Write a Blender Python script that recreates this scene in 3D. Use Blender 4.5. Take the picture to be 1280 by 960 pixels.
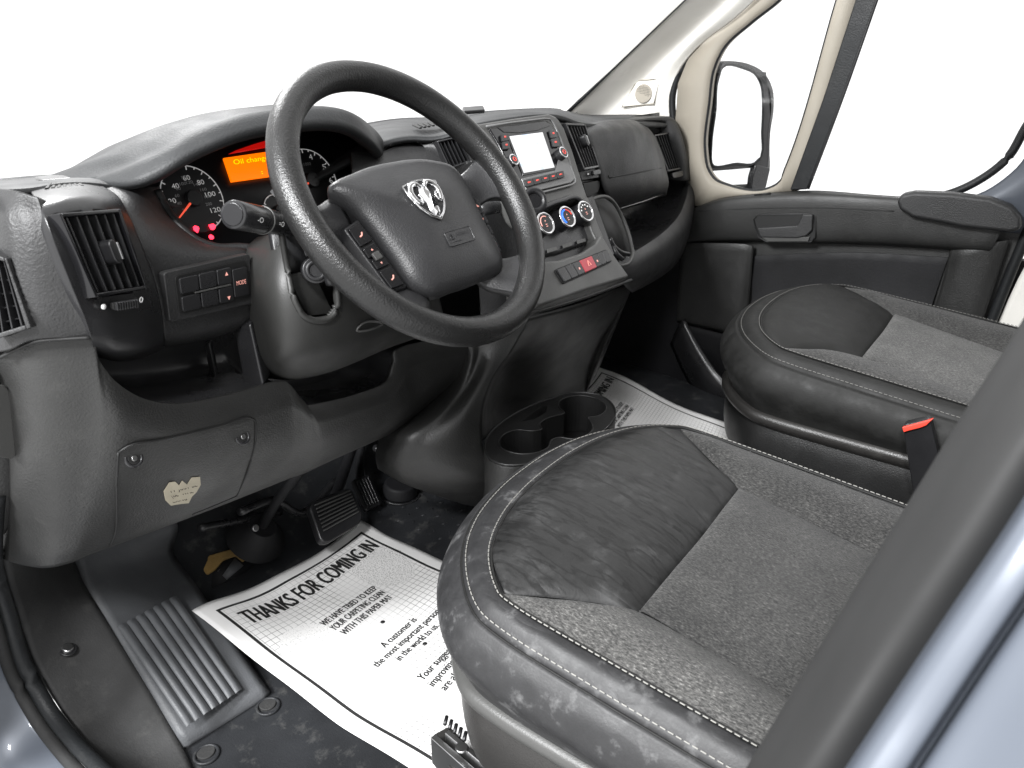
import bpy, bmesh, math, random
from mathutils import Vector, Matrix
V = Vector
random.seed(7)
for o in list(bpy.data.objects):
    bpy.data.objects.remove(o)
S = bpy.context.scene
COL = S.collection

# ------------------------------------------------------------------ camera
F_PX = 965.0
CAM = V((-1.255, 0.0, 0.97))
_X = V((730, 420, -F_PX)).normalized()
_Z = V((0, F_PX, 420)).normalized()
_Y = _Z.cross(_X)
ROT = Matrix((_X, _Y, _Z))
cam = bpy.data.cameras.new('camera')
cam_o = bpy.data.objects.new('camera', cam)
COL.objects.link(cam_o)
cam_o.matrix_world = Matrix.Translation(CAM) @ ROT.to_4x4()
cam.sensor_width = 36
cam.lens = 36 * F_PX / 1280
cam.clip_start = 0.02
cam.clip_end = 200
cam.dof.use_dof = True
cam.dof.focus_distance = 1.25
cam.dof.aperture_fstop = 11.0
S.camera = cam_o

# ------------------------------------------------------------------ white photo studio light
W = bpy.data.worlds.new('World')
S.world = W
W.use_nodes = True
bg = W.node_tree.nodes['Background']
bg.inputs[0].default_value = (1, 1, 1, 1)
bg.inputs[1].default_value = 1.15

def area(name, loc, target, size, power, col=(1, 1, 1), sy=None):
    l = bpy.data.lights.new(name, 'AREA')
    l.energy = power
    l.size = size
    l.color = col
    if sy:
        l.shape = 'RECTANGLE'
        l.size_y = sy
    o = bpy.data.objects.new(name, l)
    COL.objects.link(o)
    o.location = loc
    o.rotation_euler = (V(target) - V(loc)).to_track_quat('-Z', 'Y').to_euler()
    return o

area('studio_lamp', (-2.7, -0.4, 2.8), (-0.5, 0.8, 0.2), 0.4, 90, (0.99, 0.99, 1.0))
area('studio_lamp', (0.6, 3.6, 2.9), (0.0, 0.3, 0.4), 0.9, 80, (1, 1, 1))
area('studio_lamp', (-3.0, 1.1, 2.55), (0.5, 0.85, 0.75), 0.7, 185, (0.98, 0.99, 1.0))
S.view_settings.view_transform = 'Standard'
S.view_settings.look = 'None'
S.view_settings.exposure = 0.40
S.view_settings.gamma = 1.0

# ------------------------------------------------------------------ helpers: points
def ray(px, py):
    return ROT @ V(((px - 640) / F_PX, (480 - py) / F_PX, -1.0))

def P(px, py, y):
    r = ray(px, py)
    return CAM + r * ((y - CAM.y) / r.y)

def PX(px, py, x):
    r = ray(px, py)
    return CAM + r * ((x - CAM.x) / r.x)

def PZ(px, py, z):
    r = ray(px, py)
    return CAM + r * ((z - CAM.z) / r.z)

def PP(px, py, n, d):
    r = ray(px, py)
    n = V(n)
    return CAM + r * ((d - CAM.dot(n)) / r.dot(n))

def stk(px, py, off=0.0):          # sloping plane of the centre stack
    return PP(px, py, (0, 1, -0.7), 0.2385 - off)

def knee(px, py, off=0.0):         # sloping plane of the knee panel
    return PP(px, py, (0, 1, 0.45), 1.07 - off)

def clu(px, py, off=0.0):          # instrument face
    return PP(px, py, (0, 1, -0.4), 0.68 - off)

def px_of(p):
    v = ROT.transposed() @ (p - CAM)
    return 640 + F_PX * v.x / -v.z, 480 - F_PX * v.y / -v.z

def inside(q, poly):
    x, y = q
    r = False
    for i in range(len(poly)):
        (x0, y0), (x1, y1) = poly[i - 1], poly[i]
        if (y0 > y) != (y1 > y) and x < (x1 - x0) * (y - y0) / (y1 - y0) + x0:
            r = not r
    return r

# ------------------------------------------------------------------ helpers: objects
def tag(o, label=None, cat=None, group=None, kind=None):
    if label: o['label'] = label
    if cat: o['category'] = cat
    if group: o['group'] = group
    if kind: o['kind'] = kind
    return o

def thing(name, loc, label, cat, group=None):
    o = bpy.data.objects.new(name, None)
    o.empty_display_size = 0.05
    COL.objects.link(o)
    o.location = loc
    return tag(o, label, cat, group)

def put(name, me, mat, parent):
    o = bpy.data.objects.new(name, me)
    COL.objects.link(o)
    if mat is not None:
        me.materials.append(mat)
    if parent is not None:
        o.parent = parent
        if parent.type == 'EMPTY':
            o.matrix_parent_inverse = Matrix.Translation(-parent.location)
    return o

def build(name, verts, faces, mat, parent=None, smooth=True, bevel=0, solid=0, sub=0, seg=2, off=-1, angle=35, cut=None):
    me = bpy.data.meshes.new(name)
    me.from_pydata([tuple(v) for v in verts], [], faces)
    me.validate()
    bm = bmesh.new()
    bm.from_mesh(me)
    bmesh.ops.remove_doubles(bm, verts=bm.verts, dist=1e-6)
    bmesh.ops.recalc_face_normals(bm, faces=bm.faces)
    if cut:
        for f in [f for f in bm.faces if inside(px_of(f.calc_center_median()), cut)]:
            bm.faces.remove(f)
    if solid:                     # thickness goes away from the room, the visible skin stays where it was drawn
        bm.normal_update()
        if sum(f.normal.dot(CAM - f.calc_center_median()) * f.calc_area() for f in bm.faces) < 0:
            bmesh.ops.reverse_faces(bm, faces=bm.faces[:])
    bm.to_mesh(me)
    bm.free()
    me.shade_smooth() if smooth else None
    o = put(name, me, mat, parent)
    if solid:
        m = o.modifiers.new('solid', 'SOLIDIFY'); m.thickness = solid; m.offset = off
    if bevel:
        m = o.modifiers.new('bevel', 'BEVEL'); m.width = bevel; m.segments = seg
        m.limit_method = 'ANGLE'; m.angle_limit = math.radians(angle)
    if sub:
        m = o.modifiers.new('sub', 'SUBSURF'); m.levels = sub; m.render_levels = sub
    if bevel or solid:
        m = o.modifiers.new('wn', 'WEIGHTED_NORMAL'); m.keep_sharp = True
    return o

def cr(pts, n, closed=False):
    """Catmull-Rom resample"""
    k = len(pts)
    if k == 2 and not closed:
        return [pts[0].lerp(pts[1], i / (n - 1)) for i in range(n)]
    out = []
    segs = k if closed else k - 1
    L = [0]
    for i in range(segs):
        L.append(L[-1] + (pts[(i + 1) % k] - pts[i]).length + 1e-9)
    for i in range(n):
        t = L[-1] * i / (n if closed else n - 1)
        j = 0
        while j < segs - 1 and L[j + 1] < t:
            j += 1
        u = (t - L[j]) / (L[j + 1] - L[j])
        u = min(max(u, 0), 1)
        if closed:
            p0, p1, p2, p3 = pts[(j - 1) % k], pts[j], pts[(j + 1) % k], pts[(j + 2) % k]
        else:
            p1, p2 = pts[j], pts[j + 1]
            p0 = pts[j - 1] if j > 0 else p1 * 2 - p2
            p3 = pts[j + 2] if j + 2 < k else p2 * 2 - p1
        # centripetal-ish tangents from chord lengths
        d1 = (p2 - p1).length + 1e-9
        d0 = (p1 - p0).length + 1e-9
        d2 = (p3 - p2).length + 1e-9
        m1 = ((p1 - p0) / d0 * d1 + (p2 - p1) / d1 * d0) / (d0 + d1) * d1
        m2 = ((p2 - p1) / d1 * d2 + (p3 - p2) / d2 * d1) / (d1 + d2) * d1
        u2, u3 = u * u, u * u * u
        out.append(p1 * (2 * u3 - 3 * u2 + 1) + m1 * (u3 - 2 * u2 + u) + p2 * (-2 * u3 + 3 * u2) + m2 * (u3 - u2))
    return out

def uni(pts, n):
    """resample with equal parameter per control point (keeps columns aligned)"""
    k = len(pts)
    out = []
    for i in range(n):
        t = (k - 1) * i / (n - 1)
        j = min(int(t), k - 2)
        u = t - j
        p1, p2 = pts[j], pts[j + 1]
        p0 = pts[j - 1] if j > 0 else p1 * 2 - p2
        p3 = pts[j + 2] if j + 2 < k else p2 * 2 - p1
        m1, m2 = (p2 - p0) * 0.5, (p3 - p1) * 0.5
        u2, u3 = u * u, u * u * u
        out.append(p1 * (2 * u3 - 3 * u2 + 1) + m1 * (u3 - 2 * u2 + u) + p2 * (-2 * u3 + 3 * u2) + m2 * (u3 - u2))
    return out

def loft(name, rows, mat, parent=None, n=24, m=None, solid=0.004, closed=False, uni_rows=True, **k):
    rr = [(uni(r, n) if uni_rows else cr(r, n, closed)) for r in rows]
    if m is None:
        m = 4 * (len(rows) - 1) + 1
    cols = [uni([rr[i][j] for i in range(len(rr))], m) for j in range(n)]
    verts = [cols[j][i] for i in range(m) for j in range(n)]
    faces = []
    for i in range(m - 1):
        for j in range(n - 1 if not closed else n):
            a, b = i * n + j, i * n + (j + 1) % n
            faces.append((a, b, b + n, a + n))
    return build(name, verts, faces, mat, parent, solid=solid, **k)

def slab(name, outline, d, mat, parent=None, bevel=0.002, **k):
    """flat outline extruded by vector d"""
    n = len(outline)
    d = V(d)
    vs = [V(p) for p in outline] + [V(p) + d for p in outline]
    fs = [tuple(range(n)), tuple(range(2 * n - 1, n - 1, -1))]
    fs += [(i, (i + 1) % n, n + (i + 1) % n, n + i) for i in range(n)]
    return build(name, vs, fs, mat, parent, bevel=bevel, **k)

def frame_for(t):
    t = t.normalized()
    a = V((0, 0, 1)) if abs(t.z) < 0.9 else V((1, 0, 0))
    u = t.cross(a).normalized()
    return u, t.cross(u).normalized()

def tube_geo(pts, r, seg=10, closed=False, cap=True, flat=None):
    n = len(pts)
    vs, fs = [], []
    for i, p in enumerate(pts):
        a = pts[(i - 1) % n] if (closed or i > 0) else p
        b = pts[(i + 1) % n] if (closed or i < n - 1) else p
        u, w = frame_for(b - a)
        if flat is not None:           # keep one axis aligned to a given normal
            w = flat - (b - a).normalized() * flat.dot((b - a).normalized())
            w.normalize()
            u = w.cross((b - a).normalized())
        ri = r[i] if isinstance(r, (list, tuple)) else r
        ru, rw = ri if isinstance(ri, (list, tuple)) else (ri, ri)
        for s in range(seg):
            an = 2 * math.pi * s / seg
            vs.append(p + u * (ru * math.cos(an)) + w * (rw * math.sin(an)))
    for i in range(n if closed else n - 1):
        for s in range(seg):
            a, b = i * seg + s, i * seg + (s + 1) % seg
            c, d = ((i + 1) % n) * seg + (s + 1) % seg, ((i + 1) % n) * seg + s
            fs.append((a, b, c, d))
    if cap and not closed:
        fs.append(tuple(range(seg - 1, -1, -1)))
        fs.append(tuple(range((n - 1) * seg, n * seg)))
    return vs, fs

def tube(name, pts, r, mat, parent=None, n=None, seg=10, closed=False, flat=None, **k):
    pp = cr([V(p) for p in pts], n, closed) if n else [V(p) for p in pts]
    vs, fs = tube_geo(pp, r, seg, closed, True, flat)
    return build(name, vs, fs, mat, parent, **k)

def cyl(name, c, axis, r, h, mat, parent=None, seg=28, bevel=0.0015, r2=None, **k):
    c = V(c); axis = V(axis).normalized()
    u, w = frame_for(axis)
    r2 = r if r2 is None else r2
    vs = []
    for q, rr in ((0, r), (h, r2)):
        for s in range(seg):
            a = 2 * math.pi * s / seg
            vs.append(c + axis * q + u * (rr * math.cos(a)) + w * (rr * math.sin(a)))
    fs = [tuple(range(seg)), tuple(range(2 * seg - 1, seg - 1, -1))]
    fs += [(s, (s + 1) % seg, seg + (s + 1) % seg, seg + s) for s in range(seg)]
    return build(name, vs, fs, mat, parent, bevel=bevel, **k)

def ring(name, c, axis, R, r, mat, parent=None, n=40, seg=8, **k):
    c = V(c); axis = V(axis).normalized()
    u, w = frame_for(axis)
    pts = [c + u * (R * math.cos(2 * math.pi * i / n)) + w * (R * math.sin(2 * math.pi * i / n)) for i in range(n)]
    vs, fs = tube_geo(pts, r, seg, True, False, axis)
    return build(name, vs, fs, mat, parent, **k)

class Q:
    """four-cornered face; p(u,v,h): u to the right, v downwards, h out of the face"""
    def __init__(s, tl, tr, br, bl):
        s.c = (V(tl), V(tr), V(br), V(bl))
        n = (s.c[2] - s.c[0]).cross(s.c[1] - s.c[3]).normalized()
        if n.dot(CAM - s.c[0]) < 0:
            n = -n
        s.n = n
    def p(s, u, v, h=0.0):
        a = s.c[0].lerp(s.c[1], u)
        b = s.c[3].lerp(s.c[2], u)
        return a.lerp(b, v) + s.n * h
    def ux(s): return ((s.c[1] - s.c[0]) + (s.c[2] - s.c[3])).normalized()
    def w(s): return ((s.c[1] - s.c[0]).length + (s.c[2] - s.c[3]).length) / 2
    def h(s): return ((s.c[3] - s.c[0]).length + (s.c[2] - s.c[1]).length) / 2
    def sub(s, u0, u1, v0, v1, h=0.0):
        return Q(s.p(u0, v0, h), s.p(u1, v0, h), s.p(u1, v1, h), s.p(u0, v1, h))

def qbox(name, q, u0, u1, v0, v1, h0, h1, mat, parent=None, bevel=0.0012, **k):
    vs = [q.p(u, v, h) for h in (h0, h1) for (u, v) in ((u0, v0), (u1, v0), (u1, v1), (u0, v1))]
    fs = [(0, 1, 2, 3), (7, 6, 5, 4), (0, 1, 5, 4), (1, 2, 6, 5), (2, 3, 7, 6), (3, 0, 4, 7)]
    return build(name, vs, fs, mat, parent, bevel=bevel, **k)

def qpoly(name, q, pts, h0, h1, mat, parent=None, bevel=0.001, **k):
    return slab(name, [q.p(u, v, h0) for u, v in pts], q.n * (h1 - h0), mat, parent, bevel, **k)

def rounded(u0, u1, v0, v1, ru, rv, n=5):
    out = []
    for (cu, cv, a0) in ((u1 - ru, v0 + rv, -90), (u1 - ru, v1 - rv, 0), (u0 + ru, v1 - rv, 90), (u0 + ru, v0 + rv, 180)):
        for i in range(n):
            a = math.radians(a0 + 90 * i / (n - 1))
            out.append((cu + ru * math.cos(a), cv + rv * math.sin(a)))
    return out

def qcyl(name, q, u, v, r, h0, h1, mat, parent=None, **k):
    return cyl(name, q.p(u, v, h0), q.n, r, h1 - h0, mat, parent, **k)

_fc = {}
def text_mesh(s, extrude=0.0, bold=0.0):
    cu = bpy.data.curves.new('t', 'FONT')
    cu.body = s
    cu.size = 1.0
    cu.resolution_u = 3
    cu.extrude = extrude
    cu.offset = bold
    o = bpy.data.objects.new('t', cu)
    COL.objects.link(o)
    dg = bpy.context.evaluated_depsgraph_get()
    me = bpy.data.meshes.new_from_object(o.evaluated_get(dg))
    bpy.data.objects.remove(o)
    bpy.data.curves.remove(cu)
    return me

def text(name, s, origin, xv, yv, mat, parent=None, bold=0.0, fn=None):
    """text whose box runs origin..origin+xv (width) and +yv (cap height)"""
    me = text_mesh(s)
    xs = [v.co.x for v in me.vertices]
    ys = [v.co.y for v in me.vertices]
    x0, x1, y0 = min(xs), max(xs), 0.0
    cap = 0.70
    for v in me.vertices:
        p = V(origin) + V(xv) * ((v.co.x - x0) / (x1 - x0)) + V(yv) * ((v.co.y - y0) / cap)
        v.co = fn(p) if fn else p
    me.update()
    return put(name, me, mat, parent)

def qtext(name, s, q, u0, u1, vb, hgt, h, mat, parent=None):
    o = q.p(u0, vb, h)
    xv = q.p(u1, vb, h) - o
    up = (q.p((u0 + u1) / 2, vb - hgt, h) - q.p((u0 + u1) / 2, vb, h))
    return text(name, s, o, xv, up, mat, parent)
# ------------------------------------------------------------------ materials
def N(nt, t, **k):
    n = nt.nodes.new(t)
    for a, b in k.items():
        setattr(n, a, b)
    return n

def mat_base(name):
    m = bpy.data.materials.new(name)
    m.use_nodes = True
    nt = m.node_tree
    b = nt.nodes['Principled BSDF']
    tc = N(nt, 'ShaderNodeTexCoord')
    return m, nt, b, tc.outputs['Object']

def noise(nt, co, scale, detail=3, rough=0.55, vec=None):
    n = N(nt, 'ShaderNodeTexNoise')
    n.inputs['Scale'].default_value = scale
    n.inputs['Detail'].default_value = detail
    n.inputs['Roughness'].default_value = rough
    if vec:
        mp = N(nt, 'ShaderNodeMapping')
        mp.inputs['Scale'].default_value = vec
        nt.links.new(co, mp.inputs[0])
        co = mp.outputs[0]
    nt.links.new(co, n.inputs['Vector'])
    return n.outputs['Fac']

def ramp(nt, fac, stops):
    r = N(nt, 'ShaderNodeValToRGB')
    e = r.color_ramp.elements
    while len(e) < len(stops):
        e.new(0.5)
    for i, (p, c) in enumerate(stops):
        e[i].position = p
        e[i].color = (c[0], c[1], c[2], 1) if not isinstance(c, (int, float)) else (c, c, c, 1)
    nt.links.new(fac, r.inputs[0])
    return r.outputs[0]

def bump(nt, b, fac, strength, dist, prev=None):
    n = N(nt, 'ShaderNodeBump')
    n.inputs['Strength'].default_value = strength
    n.inputs['Distance'].default_value = dist
    nt.links.new(fac, n.inputs['Height'])
    if prev:
        nt.links.new(prev, n.inputs['Normal'])
    nt.links.new(n.outputs[0], b.inputs['Normal'])
    return n.outputs[0]

def plastic(name, col, rough=0.5, grain=0.35, gscale=420, var=0.25, spec=0.5, dust=0.0):
    m, nt, b, co = mat_base(name)
    f = noise(nt, co, 9, 4)
    c0 = [c * (1 - var) for c in col]
    c1 = [c * (1 + var) for c in col]
    c = ramp(nt, f, [(0.3, c0), (0.7, c1)])
    if dust:
        d = noise(nt, co, 23, 6, 0.7)
        dm = ramp(nt, d, [(0.55, 0.0), (0.78, dust)])
        mx = N(nt, 'ShaderNodeMixRGB')
        nt.links.new(dm, mx.inputs[0]); nt.links.new(c, mx.inputs[1])
        mx.inputs[2].default_value = (0.23, 0.225, 0.21, 1)
        c = mx.outputs[0]
    nt.links.new(c, b.inputs['Base Color'])
    r = ramp(nt, noise(nt, co, 14, 5), [(0.3, max(rough - 0.09, 0.03)), (0.7, rough + 0.09)])
    nt.links.new(r, b.inputs['Roughness'])
    b.inputs['Specular IOR Level'].default_value = spec
    if grain:
        p = bump(nt, b, noise(nt, co, gscale, 2, 0.6), grain * 1.15, 0.0016)
    return m

def simple(name, col, rough=0.4, metal=0.0, spec=0.5, emit=None, es=1.0, coat=0.0):
    m = bpy.data.materials.new(name)
    m.use_nodes = True
    b = m.node_tree.nodes['Principled BSDF']
    b.inputs['Base Color'].default_value = (*col, 1)
    b.inputs['Roughness'].default_value = rough
    b.inputs['Metallic'].default_value = metal
    b.inputs['Specular IOR Level'].default_value = spec
    b.inputs['Coat Weight'].default_value = coat
    if emit:
        b.inputs['Emission Color'].default_value = (*emit, 1)
        b.inputs['Emission Strength'].default_value = es
    return m

def leather(name, col, scuff, rough=0.42, crease=0.5, spec=0.45, streak=False):
    m, nt, b, co = mat_base(name)
    f = noise(nt, co, 26, 7, 0.68)
    c = ramp(nt, f, [(0.4, [x * 0.8 for x in col]), (0.55, col), (0.74, [x + scuff for x in col])])
    b.inputs['Specular IOR Level'].default_value = spec
    if streak:
        st = noise(nt, co, 4.0, 4, 0.6, (5.0, 1.1, 1.0))
        dk = ramp(nt, st, [(0.44, 0.0), (0.47, 0.9), (0.49, 0.0), (0.55, 0.0), (0.575, 0.8), (0.61, 0.0)])
        mx = N(nt, 'ShaderNodeMixRGB')
        nt.links.new(dk, mx.inputs[0]); nt.links.new(c, mx.inputs[1])
        mx.inputs[2].default_value = (0.005, 0.005, 0.005, 1)
        c = mx.outputs[0]
    nt.links.new(c, b.inputs['Base Color'])
    nt.links.new(ramp(nt, f, [(0.35, rough - 0.06), (0.75, rough + 0.2)]), b.inputs['Roughness'])
    w = noise(nt, co, 5.5, 3, 0.5, (3.2, 1.0, 1.0))
    cw = ramp(nt, w, [(0.42, 1.0), (0.5, 0.0), (0.58, 1.0)])
    n1 = bump(nt, b, cw, 0.22 * crease, 0.004)
    bump(nt, b, noise(nt, co, 380, 2), 0.25, 0.0008, n1)
    return m

def fabric(name, c0, c1, scale=430, strength=0.7):
    m, nt, b, co = mat_base(name)
    f = noise(nt, co, scale, 3, 0.65, (1.0, 0.38, 1.0))
    big = noise(nt, co, 18, 3)
    mx = N(nt, 'ShaderNodeMath', operation='MULTIPLY_ADD')
    nt.links.new(big, mx.inputs[0]); mx.inputs[1].default_value = 0.25
    nt.links.new(f, mx.inputs[2])
    c = ramp(nt, mx.outputs[0], [(0.48, c0), (0.64, [(a + d) / 2 for a, d in zip(c0, c1)]), (0.76, c1), (0.86, [d * 2.2 for d in c1])])
    nt.links.new(c, b.inputs['Base Color'])
    b.inputs['Roughness'].default_value = 0.75
    b.inputs['Specular IOR Level'].default_value = 0.35
    b.inputs['Sheen Weight'].default_value = 0.08
    bump(nt, b, f, strength, 0.003)
    return m

def rubber(name, col, rough=0.55, dust=0.1):
    return plastic(name, col, rough, 0.3, 300, 0.25, 0.3, dust)

def glassmat(name, gloss=0.05, tint=(1, 1, 1)):
    m = bpy.data.materials.new(name)
    m.use_nodes = True
    nt = m.node_tree
    nt.nodes.remove(nt.nodes['Principled BSDF'])
    t = N(nt, 'ShaderNodeBsdfTransparent'); t.inputs[0].default_value = (*tint, 1)
    g = N(nt, 'ShaderNodeBsdfGlossy'); g.inputs['Roughness'].default_value = 0.02
    x = N(nt, 'ShaderNodeMixShader'); x.inputs[0].default_value = gloss
    nt.links.new(t.outputs[0], x.inputs[1]); nt.links.new(g.outputs[0], x.inputs[2])
    nt.links.new(x.outputs[0], nt.nodes['Material Output'].inputs[0])
    return m

M = {}
M['dash'] = plastic('dash_plastic', (0.022, 0.022, 0.0225), 0.50, 0.45, 330, 0.18, 0.5, 0.05)
M['dash_lo'] = plastic('dash_lower_plastic', (0.018, 0.018, 0.0175), 0.45, 0.4, 360, 0.18, 0.5, 0.06)
M['dash_top'] = plastic('dash_top_plastic', (0.024, 0.025, 0.026), 0.58, 0.4, 330, 0.2, 0.4, 0.05)
M['black'] = plastic('black_plastic', (0.012, 0.012, 0.013), 0.38, 0.15, 400, 0.2)
M['pit'] = simple('vent_depth_black', (0.006, 0.006, 0.006), 0.6)
M['gloss'] = simple('gloss_black', (0.008, 0.008, 0.009), 0.12)
M['satin'] = plastic('satin_black', (0.016, 0.016, 0.017), 0.3, 0.1, 500, 0.2)
M['grey'] = plastic('grey_trim', (0.060, 0.060, 0.058), 0.42, 0.2, 420, 0.12)
M['wheel'] = plastic('wheel_skin', (0.010, 0.010, 0.010), 0.33, 0.4, 420, 0.2, 0.5, 0.03)
M['hub'] = plastic('airbag_cover', (0.021, 0.021, 0.022), 0.40, 0.3, 480, 0.12)
M['chrome'] = simple('chrome', (0.82, 0.82, 0.83), 0.12, 1.0)
M['silver'] = plastic('silver_grey_trim', (0.13, 0.13, 0.13), 0.35, 0.1, 420, 0.08)
M['steel'] = simple('steel', (0.45, 0.45, 0.45), 0.32, 1.0)
M['white_print'] = simple('white_print', (0.75, 0.75, 0.74), 0.5, emit=(1, 1, 1), es=0.12)
M['grey_print'] = simple('grey_print', (0.30, 0.30, 0.30), 0.5)
M['red_print'] = simple('lit_red_print', (0.5, 0.05, 0.04), 0.4, emit=(1.0, 0.10, 0.07), es=0.45)
M['pink_print'] = simple('lit_pale_red_print', (0.6, 0.3, 0.26), 0.4, emit=(1.0, 0.42, 0.34), es=0.45)
M['red_light'] = simple('lit_warning_lamp', (0.6, 0.0, 0.03), 0.4, emit=(1.0, 0.03, 0.06), es=3.0)
M['red_needle'] = simple('needle_red', (0.7, 0.05, 0.03), 0.4, emit=(1.0, 0.12, 0.06), es=0.6)
M['blue_print'] = simple('lit_blue_print', (0.02, 0.1, 0.6), 0.4, emit=(0.03, 0.2, 1.0), es=0.9)
M['hazard'] = simple('hazard_red', (0.42, 0.05, 0.065), 0.35)
M['lcd'] = simple('orange_display', (0.5, 0.1, 0.0), 0.3, emit=(1.0, 0.16, 0.0), es=1.0)
M['lcd_text'] = simple('display_yellow_text', (0.8, 0.6, 0.0), 0.3, emit=(1.0, 0.62, 0.0), es=1.0)
M['lcd_edge'] = simple('display_red_strip', (0.5, 0.0, 0.0), 0.3, emit=(1.0, 0.012, 0.008), es=0.3)
M['gauge'] = simple('gauge_face', (0.010, 0.010, 0.011), 0.35)
M['cream'] = plastic('cream_trim', (0.33, 0.30, 0.25), 0.55, 0.25, 320, 0.05, 0.4)
M['cream_lt'] = plastic('cream_pillar_trim', (0.80, 0.78, 0.73), 0.55, 0.25, 320, 0.05, 0.4)
M['seal'] = rubber('rubber_seal', (0.012, 0.013, 0.014), 0.5, 0.05)
M['paint'] = simple('blue_grey_paint', (0.085, 0.096, 0.116), 0.42, 0.15, 0.4, coat=0.25)
M['leather'] = leather('worn_black_leather', (0.016, 0.016, 0.016), 0.022, 0.47, 1.0, streak=True)
M['leather_worn'] = leather('scuffed_black_leather', (0.022, 0.022, 0.023), 0.10, 0.5, 0.8)
M['leather_new'] = leather('black_leather', (0.012, 0.012, 0.0115), 0.004, 0.6, 0.2, spec=0.3)
M['fabric'] = fabric('grey_fabric', (0.008, 0.008, 0.008), (0.050, 0.049, 0.047), 520)
M['fabric_lt'] = fabric('pale_grey_fabric', (0.016, 0.016, 0.0155), (0.100, 0.098, 0.094), 520, 0.8)
M['thread'] = simple('pale_thread', (0.21, 0.205, 0.19), 0.7)
M['thread_dim'] = simple('grey_thread', (0.12, 0.117, 0.11), 0.7)
M['seat_base'] = plastic('seat_base_plastic', (0.022, 0.021, 0.020), 0.38, 0.35, 450, 0.15, 0.5, 0.06)
M['seat_dark'] = plastic('seat_base_black', (0.012, 0.012, 0.012), 0.4, 0.35, 450, 0.15, 0.5, 0.03)
M['floor'] = rubber('floor_rubber', (0.020, 0.021, 0.023), 0.42, 0.30)
M['sill'] = rubber('sill_rubber', (0.026, 0.026, 0.026), 0.7, 0.10)
M['rest'] = plastic('footrest_grey', (0.080, 0.083, 0.088), 0.5, 0.3, 380, 0.15, 0.45, 0.12)
M['dark'] = plastic('footwell_black', (0.009, 0.009, 0.010), 0.6, 0.2, 200, 0.3, 0.25)
M['pillar'] = plastic('pillar_plastic', (0.016, 0.016, 0.016), 0.72, 0.0, 420, 0.1, 0.3)
M['roof'] = plastic('roof_lining_cloth', (0.72, 0.71, 0.69), 0.8, 0.3)
M['shroud'] = plastic('column_plastic', (0.020, 0.020, 0.019), 0.48, 0.15, 500, 0.15, 0.45)
M['foam'] = plastic('tan_insulation_foam', (0.30, 0.19, 0.06), 0.9, 1.0, 120, 0.5)
M['rust'] = plastic('rusty_steel', (0.012, 0.006, 0.005), 0.6, 0.6, 150, 0.5)
M['red_plastic'] = simple('red_release_button', (0.62, 0.05, 0.03), 0.35, emit=None)
M['glass'] = glassmat('window_glass', 0.04)
M['mirror'] = simple('mirror_silver', (0.93, 0.94, 0.95), 0.02, 1.0)
M['sticker'] = plastic('torn_cream_sticker', (0.42, 0.38, 0.29), 0.7, 0.2, 200, 0.2)
M['ink'] = simple('black_ink', (0.012, 0.012, 0.012), 0.6)
def screen_mat():
    m, nt, b, co = mat_base('lit_screen')
    f = noise(nt, co, 38, 3)
    c = ramp(nt, f, [(0.32, (0.55, 0.72, 0.97)), (0.40, (0.90, 0.95, 1.0)), (0.46, (1.0, 1.0, 1.0))])
    nt.links.new(c, b.inputs['Emission Color'])
    b.inputs['Emission Strength'].default_value = 0.80
    b.inputs['Base Color'].default_value = (0.05, 0.05, 0.06, 1)
    b.inputs['Roughness'].default_value = 0.15
    return m
M['screen'] = screen_mat()
M['cup'] = plastic('cup_tray_black', (0.011, 0.011, 0.011), 0.45, 0.2, 360, 0.15)
# ------------------------------------------------------------------ more builders
def plate(name, outline, holes, depth, mat, parent=None, well=None, bevel=0.0, wells_open=False):
    """planar outline with holes; skirt of vector depth; each hole gets a well of vector well"""
    bm = bmesh.new()
    loops = []
    for lp in [outline] + holes:
        vs = [bm.verts.new(p) for p in lp]
        for i in range(len(vs)):
            bm.edges.new((vs[i], vs[(i + 1) % len(vs)]))
        loops.append(vs)
    bmesh.ops.triangle_fill(bm, edges=bm.edges[:], use_beauty=True)
    def skirt(vs, d, close):
        w = [bm.verts.new(v.co + d) for v in vs]
        n = len(vs)
        for i in range(n):
            bm.faces.new((vs[i], vs[(i + 1) % n], w[(i + 1) % n], w[i]))
        if close:
            bm.faces.new(w)
    skirt(loops[0], V(depth), True)
    for vs in loops[1:]:
        skirt(vs, V(well if well is not None else depth), not wells_open)
    bmesh.ops.recalc_face_normals(bm, faces=bm.faces[:])
    me = bpy.data.meshes.new(name)
    bm.to_mesh(me)
    bm.free()
    o = put(name, me, mat, parent)
    if bevel:
        m = o.modifiers.new('bevel', 'BEVEL'); m.width = bevel; m.segments = 2
        m.limit_method = 'ANGLE'; m.angle_limit = math.radians(40)
    return o

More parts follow.
